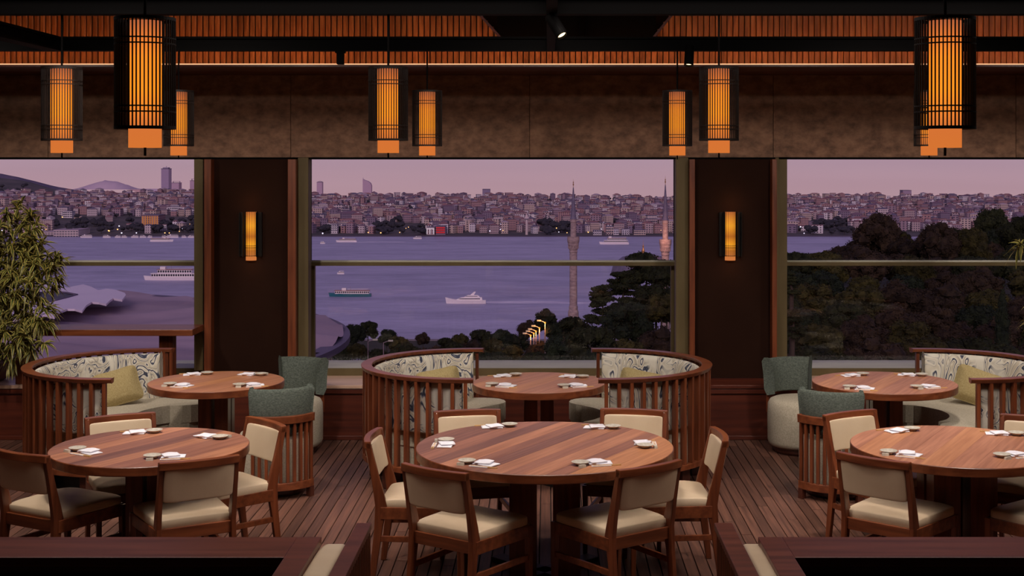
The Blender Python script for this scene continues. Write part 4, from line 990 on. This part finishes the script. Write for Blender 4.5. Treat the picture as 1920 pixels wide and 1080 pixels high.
# ---- minarets
stone = mat('minaret_stone', (150, 128, 130), (186, 162, 158), .85, (.8, .8, 1.6), detail=6)
lead = mat('lead_spire', (104, 96, 120), (120, 110, 132), .6, (1, 1, 1)); gold = mat('gilded_finial', (190, 140, 90), rough=.4, metal=.6)
def minaret(px, ytop, d, lab, up, ybal, ycone):
    s = d/F; X = XD(px, d); t = thing('minaret', lab, 'minaret', (X, d, 0)); z = lambda y: H-(y-CY)*s; g = ground(X, d)
    MB().lathe([(9*s, g), (9*s, z(600)), (10*s, z(595)), (10*s, z(585)), (8.2*s, z(580)), (8.4*s, z(575)), (7.2*s, z(572)), (7*s, z(ybal+22)), (8*s, z(ybal+20)), (7.2*s, z(ybal+18))], 20).build('lower_shaft', stone, t)
    bal = MB().lathe([(7.2*s, z(ybal+18)), (9*s, z(ybal+13)), (8.2*s, z(ybal+12)), (10.5*s, z(ybal+6)), (10*s, z(ybal+5)), (11.5*s, z(ybal)), (11.5*s, z(ybal-8)), (10.8*s, z(ybal-8)), (10.8*s, z(ybal)), (6*s, z(ybal))], 20).build('balcony', stone, t)
    me = MB().box(-.6*s, .6*s, -1.2*s, .8*s, 0, 14*s).mesh('bracket', stone)
    for k in range(12):
        a = 2*pi*k/12; link('bracket', me, bal, loc=(9.3*s*cos(a), 9.3*s*sin(a), z(ybal+14)), rz=a)
    MB().lathe([(5.6*s, z(ybal)), (5.3*s, z(ycone+8)), (6.2*s, z(ycone+6)), (6.2*s, z(ycone))], 20).build('upper_shaft', stone, t)
    MB().lathe([(6.6*s, z(ycone+1)), (5.2*s, z(ycone-4)), (.9*s, z(ytop+16)), (0, z(ytop+15))], 20).build('spire', lead, t)
    MB().lathe([(.5*s, z(ytop+17)), (.5*s, z(ytop+12)), (1.4*s, z(ytop+10)), (.5*s, z(ytop+8)), (1*s, z(ytop+6)), (.3*s, z(ytop+4)), (0, z(ytop-2))], 8).build('finial', gold, t)
minaret(1075, 336, 420, 'tall stone minaret with one balcony, standing before the water', 0, 452, 410)
minaret(1247.5, 331, 415, 'second stone minaret rising behind dark trees at the window edge', 0, 457, 412)
light('POINT', 'minaret_light', P(1243, 448, 408), 1500, (1, .45, .25), shadow_soft_size=.5)
t = thing('dome_finial', 'small gilded dome finial above the dark trees near the right minaret', 'finial', P(1206, 470, 420)); s = 420/F
MB().lathe([(2.6*s, -6*s), (3*s, 0), (2*s, 3*s), (1*s, 6*s), (1.6*s, 8*s), (.4*s, 11*s), (0, 22*s)], 10).build('spike', gold, t)
MB().lathe([(60*s, -40*s), (56*s, -25*s), (40*s, -12*s), (20*s, -7*s), (3*s, -5*s), (0, -5*s)], 24).build('dome', lead, t, smooth=True)

# ---- stadium roof on the left
memb = mat('membrane_roof', (150, 130, 142), (180, 156, 166), .75, (.02, .05, .1), detail=5)
white_mem = mat('white_membrane', (228, 214, 226), (236, 222, 232), .6, (.05, .05, .05))
pinkw = mat('rose_wall', (222, 176, 168), (232, 186, 176), .85, (.2, .2, .2)); darkglass = mat('dark_stand', (20, 18, 26), (60, 54, 68), .5, (.5, .5, .12), detail=2, lo=.5, hi=.56)
st = thing('stadium', 'large stadium under a wavy grey membrane roof, with a pink outer wall', 'stadium', (-190, 285, -60))
ECX, ECY, EA, EB = -190, 285, 146, 120
def roofz(a, r):
    # scalloped folds that deepen outward
    return 26.6-1.0*(r-.3)-1.3*r*abs(sin(a*17))**.8+.8*sin(a*5+r*6)*r*(1-r)*3+.7*sin(r*21+a*4)*(1-r*.6)+1.3*mnoise.noise((r*cos(a)*9, r*sin(a)*5, 2))
m = MB(); na, nr = 240, 26; vs = []
for j in range(nr+1):
    r = .05+.95*j/nr
    for i in range(na): a = 2*pi*i/na; vs.append((EA*r*cos(a), EB*r*sin(a), roofz(a, r)))
m.add(vs, [(j*na+i, (j+1)*na+i, (j+1)*na+(i+1) % na, j*na+(i+1) % na) for j in range(nr) for i in range(na)])
m.build('membrane_roof', memb, st, smooth=True)
ell = lambda f, z: [(EA*f*cos(2*pi*i/120), EB*f*sin(2*pi*i/120)) for i in range(120)]
def ring(f0, f1, z0, z1, n=120):
    v = []; 
    for i in range(n):
        a = 2*pi*i/n
        for f, z in ((f0, z0), (f1, z0), (f1, z1), (f0, z1)): v.append((EA*f*cos(a), EB*f*sin(a), z))
    return MB().add(v, [(i*4+k, ((i+1) % n)*4+k, ((i+1) % n)*4+(k+1) % 4, i*4+(k+1) % 4) for i in range(n) for k in range(4)])
ring(.985, 1.01, 23.6, 24.9).build('roof_rim', roofs[3], st)
ring(.955, .965, 17.5, 24.5).build('gallery_wall', darkglass, st)
ring(.93, .985, -34, 18).build('outer_wall', pinkw, st)
colm = MB().tube([(0, 0, 0), (0, 0, 6.4)], .3, 6).mesh('column', sillm); wnm = MB().box(-.3, .3, -1, 1, 0, 3).mesh('window', winm)
for k in range(64):
    a = -1.9+k*2.8/63
    link('column', colm, st, loc=(EA*.98*cos(a), EB*.98*sin(a), 17.8))
    link('window', wnm, st, loc=(EA*.985*cos(a+.017), EB*.985*sin(a+.017), 11.5), rz=a)
# white scalloped canopy lying over the roof with an opening
zc = 28.9-60
pts = [(64, 541), (72, 536), (88, 533), (104, 533), (118, 537), (126, 539), (140, 536), (156, 533), (170, 537), (184, 544), (200, 541), (216, 543), (234, 549), (236, 553), (229, 562), (212, 559), (206, 563), (199, 570), (186, 567), (172, 566), (162, 572), (154, 583), (140, 579), (126, 579), (112, 584), (102, 594), (80, 590), (50, 596), (20, 600), (-30, 590), (-30, 560), (20, 545)]
hole = [(76, 549), (100, 547), (124, 549), (145, 553), (128, 558), (104, 564), (82, 569), (60, 568), (56, 556)]
def w2(q, z=zc): p = onz(q[0], q[1], z); return (p.x+190, p.y-285)
sh = thing('white_canopy', 'white scalloped membrane canopy lying on the stadium roof', 'canopy', (-190, 285, -60))
bm = bmesh.new(); top = [bm.verts.new((*w2(q), 28.9)) for i, q in enumerate(pts)]; hv = [bm.verts.new((*w2(q), 28.9)) for q in hole]
ed = [bm.edges.new((top[i], top[(i+1) % len(top)])) for i in range(len(top))]+[bm.edges.new((hv[i], hv[(i+1) % len(hv)])) for i in range(len(hv))]
bmesh.ops.triangle_fill(bm, edges=ed, use_beauty=True)
r_ = bmesh.ops.extrude_face_region(bm, geom=bm.faces[:]); bmesh.ops.translate(bm, verts=[v for v in r_['geom'] if isinstance(v, bmesh.types.BMVert)], vec=(0, 0, -.5)); bmesh.ops.recalc_face_normals(bm, faces=bm.faces)
me = bpy.data.meshes.new('membrane'); bm.to_mesh(me); bm.free(); me.materials.append(white_mem); link('membrane', me, sh)
MB().prism([w2(q) for q in hole][::-1], 28.5, 28.8).build('dark_opening', darkglass, sh)
hp = [w2(q) for q in hole]
for i in range(len(hp)): a, b_ = hp[i], hp[(i+1) % len(hp)]; MB().tube([(*a, 29.0), (*b_, 29.0)], .25, 4).build('opening_rim', roofs[3], sh)

# ---- street lamps
polem = mat('lamp_pole', (150, 130, 140), rough=.6); lampglow = emission_mat('sodium_glow', (255, 150, 50), 2.0); poleo = mat('orange_lit_pole', (170, 96, 60), rough=.6)  # orange pole tone has the lamps' glow mixed in; unused
def street(px, ytop, d, lab, arm, hw=12, glow=False, grp='street lamps outside'):
    X = XD(px, d); g = ground(X, d); z = H-(ytop-CY)*d/F; t = thing('street_lamp', lab, 'street lamp', (X, d, g), 0, grp); h = z-g; s = d/F
    MB().tube([(0, 0, 0), (0, 0, h)], 1.1*s, 6, .7*s).build('pole', polem, t)
    MB().tube([(0, 0, h-.1), (arm*hw*s*.7, 0, h+2.5*s), (arm*hw*s, 0, h+3*s)], .6*s, 5).build('arm', polem, t)
    MB().box(min(arm*hw*s*.75, arm*hw*s*1.5), max(arm*hw*s*.75, arm*hw*s*1.5), -1.5*s, 1.5*s, h+1.8*s, h+4.5*s).build('lamp_head', sillm, t)
    if glow:
        MB().sup((0, -1.5*s, h-1*s), 1.6*s, 1.2*s, 1.6*s, 1, 8, 6).build('glow_lamp', lampglow, t)
        light('POINT', 'street_glow', (X-.3, d-2.5*s-.3, z-5*s), 900, (1, .42, .1), shadow_soft_size=.3)
street(690, 640, 330, 'pale curved street lamp behind the left middle sofa, left one', 1)
street(719, 642, 330, 'pale curved street lamp behind the left middle sofa, right one', 1)
for i, (px, yt, d) in enumerate([(1022, 604, 290), (1011.5, 614, 330), (1005, 620, 375), (1001, 624, 425), (995, 628, 480)]):
    street(px, yt, d, ['nearest and tallest', 'second', 'third', 'fourth', 'farthest'][i]+' orange-lit street lamp in the row behind the centre table', -1, 10, True)
# ---- cars and a pale road by the quay
road_m = mat('pale_road', (110, 104, 126), rough=.8)
rd = MB().add([(XD(x, d), d, ground(XD(x, d), d)+.9) for x, d in ((640, 330), (700, 330), (800, 700), (640, 700))], [(0, 1, 2, 3)]); tag(rd.build('road', road_m), kind='structure')

# ---- boats
hullw = mat('boat_white', (244, 232, 230), (250, 240, 236), .5, (1, 1, 1)); hteal = mat('boat_teal', (44, 110, 122), rough=.5); bwin = mat('boat_window', (34, 30, 46), rough=.3)
deckm = mat('boat_deck', (170, 120, 110), rough=.7); foam = mat('wake_foam', (248, 240, 248), (196, 184, 208), .8, (.08, .5, 1), detail=6)
def hull(L, B, h, m_, t, sheer=.5):
    mb = MB(); n = 10; vs = []
    for i in range(n+1):
        u = i/n; x = -L/2+L*u; w_ = B/2*(1-max(0, (u-.6)/.4)**2.2)*(1-.25*max(0, (.12-u)/.12)); hz = h*(1+sheer*max(0, u-.5)**2*3)
        vs += [(x-(.0 if u < 1 else 0), -w_*.7, -.6), (x+(L*.03*u), -w_, hz), (x+(L*.03*u), w_, hz), (x, w_*.7, -.6)]
    mb.add(vs, [(i*4+k, (i+1)*4+k, (i+1)*4+(k+1) % 4, i*4+(k+1) % 4) for i in range(n) for k in range(4)]+[(0, 1, 2, 3), tuple(n*4+k for k in (3, 2, 1, 0))])
    return mb.build('hull', m_, t)
def boat(px, ywl, lpx, lab, cat, hm, dirn=1, decks=2, grp=None, name='ferry'):
    d = (H-SEA)*F/(ywl-CY); L = lpx*d/F; t = thing(name, lab, cat, (XD(px, d), d, SEA), 0 if dirn > 0 else pi, grp)
    hull(L, L*.2, L*.045+.8, hm, t); z = L*.045+.8; hd = L*.052+.6
    for k in range(decks):
        a, b_ = -L*(.46-.05*k), L*(.36-.12*k); bw = L*.085
        MB().box(a, b_, -bw, bw, z, z+hd).build('deck_house', hullw, t, bevel=.1)
        n = max(4, int((b_-a)/(L*.045))); me = MB().box(-(b_-a)/n*.36, (b_-a)/n*.36, -.06, .06, -hd*.3, hd*.3).mesh('window', bwin)
        for i in range(n):
            for s in (-1, 1): link('window', me, t, loc=(a+(b_-a)*(i+.5)/n, s*bw, z+hd*.55))
        z += hd; MB().box(a-L*.01, b_+L*.02, -bw*1.08, bw*1.08, z, z+.25).build('deck_roof', deckm if k == decks-1 and cat == 'ferry' else hullw, t); z += .25
    MB().box(L*.1, L*.2, -L*.05, L*.05, z, z+hd*.8).build('wheelhouse', hullw, t); MB().tube([(0, 0, z), (0, 0, z+L*.09)], .12, 5).build('mast', polem, t)
    for s in (-1, 1): MB().tube([(-L*.42, s*L*.08, z+.9), (L*.08, s*L*.08, z+.9)], .08, 4).build('rail', hullw, t)
    return t, d, L
boat(321, 525, 98, 'white double-deck ferry just below the transom, left window', 'ferry', hullw, -1, 2)
boat(657, 556, 78, 'teal-hulled tour boat with a white cabin, middle window', 'ferry', hteal, -1, 1)
boat(303, 453, 42, 'small white ferry far off near the shore, left window', 'ferry', hullw, 1, 1)
boat(650, 454, 38, 'small ferry far off at the left of the middle window', 'ferry', hullw, -1, 1)
boat(1152, 458, 54, 'white two-deck ferry near the far shore between the minarets', 'ferry', hullw, -1, 2)
boat(605, 457, 9, 'tiny pale motorboat by the left edge of the middle window', 'boat', hullw, 1, 1, name='motorboat')
boat(639, 514, 13, 'tiny motorboat just under the transom, middle window', 'boat', hullw, -1, 1, name='motorboat')
boat(783, 448, 16, 'tiny low boat close to the far shore, middle window', 'boat', hullw, -1, 1, name='motorboat')
for i, (px, l) in enumerate([(162, 22), (200, 14), (221, 11), (233, 10), (253, 14), (268, 12), (281, 9), (308, 9), (323, 24), (345, 9), (358, 12), (380, 18)]):
    boat(px, 445.6, l, 'moored white boat on the far shore, %s along the left window' % ['leftmost', 'second', 'third', 'fourth', 'fifth', 'sixth', 'seventh', 'eighth', 'ninth', 'tenth', 'eleventh', 'last'][i], 'boat', hullw, 1 if i % 2 else -1, 1, 'moored boats on the far shore', 'moored_boat')
# yacht
d = (H-SEA)*F/(569-CY); L = 74*d/F; t = thing('motor_yacht', 'sleek white motor yacht with a foaming wake, middle window', 'yacht', (XD(874, d), d, SEA), pi)
hull(L, L*.22, L*.085, hullw, t, 1.2)
def wedge(x0, x1, x2, x3, z0, z1, b_, nm, m_): MB().hexa([(x0, -b_, z0), (x1, -b_, z0), (x1, b_, z0), (x0, b_, z0), (x2, -b_*.85, z1), (x3, -b_*.85, z1), (x3, b_*.85, z1), (x2, b_*.85, z1)]).build(nm, m_, t, bevel=.15)
wedge(-L*.42, L*.30, -L*.40, L*.1, L*.085, L*.16, L*.09, 'main_cabin', hullw); wedge(-L*.36, L*.2, -L*.36, L*.12, L*.115, L*.14, L*.092, 'cabin_window', bwin)
wedge(-L*.36, L*.06, -L*.30, -L*.04, L*.16, L*.215, L*.07, 'flybridge', hullw); wedge(-L*.3, L*.02, -L*.29, -L*.01, L*.18, L*.197, L*.072, 'bridge_window', bwin)
wedge(-L*.2, -L*.1, -L*.25, -L*.2, L*.215, L*.30, L*.02, 'radar_arch', hullw); MB().tube([(-L*.22, 0, L*.29), (-L*.25, 0, L*.37)], .1, 4).build('mast', polem, t)
def wake(pts, lab):
    m = MB(); vs = []
    for px, y, hw in pts:
        d_ = (H-SEA)*F/(y-CY); vs += [(XD(px, d_), d_-hw, SEA+.02), (XD(px, d_), d_, SEA+.3), (XD(px, d_), d_+hw, SEA+.02)]
    m.add(vs, [(i*3+k, (i+1)*3+k, (i+1)*3+k+1, i*3+k+1) for i in range(len(pts)-1) for k in (0, 1)])
    tag(m.build('wake', foam, smooth=True), lab, 'wake', kind='stuff')
wake([(905, 567, 4), (930, 566.5, 7), (980, 566.5, 9), (1040, 567, 8), (1075, 568, 7), (1110, 568, 5)], 'white foaming wake trailing the motor yacht')
wake([(366, 524, 5), (380, 523, 8), (392, 522, 5)], 'short foaming wake behind the white ferry')
wake([(664, 454, 5), (700, 453.5, 6), (760, 454, 4)], 'faint wake behind the small far ferry')

# ---- potted plants inside
lf_y = mat('leaf_margin', (160, 142, 66), (186, 168, 92), .5, (20, 20, 20)); lf_g = mat('leaf_green', (52, 66, 26), (78, 90, 38), .45, (20, 20, 20)); soil = mat('soil', (40, 28, 20), rough=.95)
potm = mat('clay_pot', (118, 78, 62), (136, 94, 76), .7, (8, 8, 8))
def blade(mb, o, dr, L, w_, droop, rgn):
    dr = dr.normalized(); side = dr.cross(Vector((0, 0, 1)))
    if side.length < .1: side = Vector((1, 0, 0))
    side.normalize(); side.rotate(Matrix.Rotation(rgn.uniform(-.6, .6), 3, dr)); n = 4; vs = []
    for i in range(n+1):
        u = i/n; c = o+dr*L*u+Vector((0, 0, -droop*L*u*u)); ww = w_*(.35+1.1*u if u < .45 else (1-u)*1.55)*.95
        nn = side.cross(dr).normalized()*ww*.22
        vs += [c-side*ww+nn, c-side*ww*.5, c+side*ww*.5, c+side*ww+nn]
    for i in range(n):
        for k, mi in ((0, 0), (1, 1), (2, 0)):
            mb.cur = mi; mb.add([], []); b0 = i*4+k
            mb.f.append(tuple(q+len(mb.v) for q in (b0, b0+1, b0+5, b0+4))); mb.mi.append(mi)
    mb.v += [tuple(q) for q in vs]; mb.cur = 0
def plant(lobes, potx, lab, npx, nparts, dd=11.62):
    r = random.Random(5); py_ = 12.04; X0 = XD(potx, py_)
    t = thing('potted_plant', lab, 'plant', (X0, py_, LZ)); inv = Vector((X0, py_, LZ))
    MB().lathe([(0, 0), (.12, 0), (.17, .03), (.19, .1), (.175, .16), (.16, .17), (.15, .15), (0, .14)], 24).build('pot', potm, t, smooth=True); MB().lathe([(0, .145), (.152, .145)], 20).build('soil', soil, t)
    ros = []
    tot = sum(l[2]**2 for l in lobes)
    for x, y, q in lobes:
        c = P(x, y, dd); rad = q*dd/F
        for _ in range(int(npx*q*q/tot)):
            v = Vector((r.gauss(0, 1), r.gauss(0, 1)*.9, r.gauss(0, 1))).normalized()*rad*r.uniform(.45, 1.0); v.y *= .8; ros.append((c+v, v))
    stems = MB()
    base = Vector((X0, py_, LZ+.15))
    for k in range(16):
        e_ = ros[int(k*len(ros)/16)][0]; mid = base.lerp(e_, .5)+Vector((0, 0, .12)); stems.tube([base-inv, mid-inv, e_-inv], .011, 5, .004)
    stems.build('stem', bark, t)['kind'] = 'stuff'
    # fine twigs to every rosette
    tw = MB()
    for c, v in ros[::2]: tw.tube([c-inv, c-inv-v*.8-Vector((0, 0, .03))], .0035, 3)
    tw.build('twigs', bark, t)['kind'] = 'stuff'
    leaves = []
    for c, v in ros:
        ax = (v.normalized()+Vector((0, 0, .5))).normalized()
        for k in range(11):
            dr = (ax*r.uniform(.0, .9)+Vector((r.gauss(0, 1), r.gauss(0, 1), r.gauss(.15, .7))).normalized()).normalized(); leaves.append((c, dr, r.uniform(.095, .15), r.uniform(.015, .022), r.uniform(.25, .8)))
    leaves.sort(key=lambda l: l[0].y+(0 if -5 < pxof(l[0].x, l[0].y) < 1915 else 5))
    for c, dr, L_, w_, dp in leaves[:nparts]:
        mb = MB(); blade(mb, Vector((0, 0, 0)), dr, L_, w_, dp, r); mb.build('leaf', [lf_y, lf_g], t, loc=c-inv)
    mb = MB()
    for c, dr, L_, w_, dp in leaves[nparts:]: blade(mb, c-inv, dr, L_, w_, dp, r)
    mb.build('foliage', [lf_y, lf_g], t)['kind'] = 'stuff'
plant([(38, 412, 34), (20, 450, 50), (70, 470, 42), (108, 505, 26), (60, 520, 55), (0, 520, 70), (72, 580, 34), (60, 632, 34), (20, 600, 60), (-60, 500, 90), (-60, 600, 90), (30, 655, 28)], -22, 'bushy potted plant with yellow-edged strap leaves, left picture edge', 430, 290)
plant([(1925, 465, 22), (1965, 470, 45), (2010, 520, 80), (1990, 600, 70), (2060, 600, 80)], 2025, 'potted plant mostly outside the right edge, a few leaf tips showing', 110, 40)
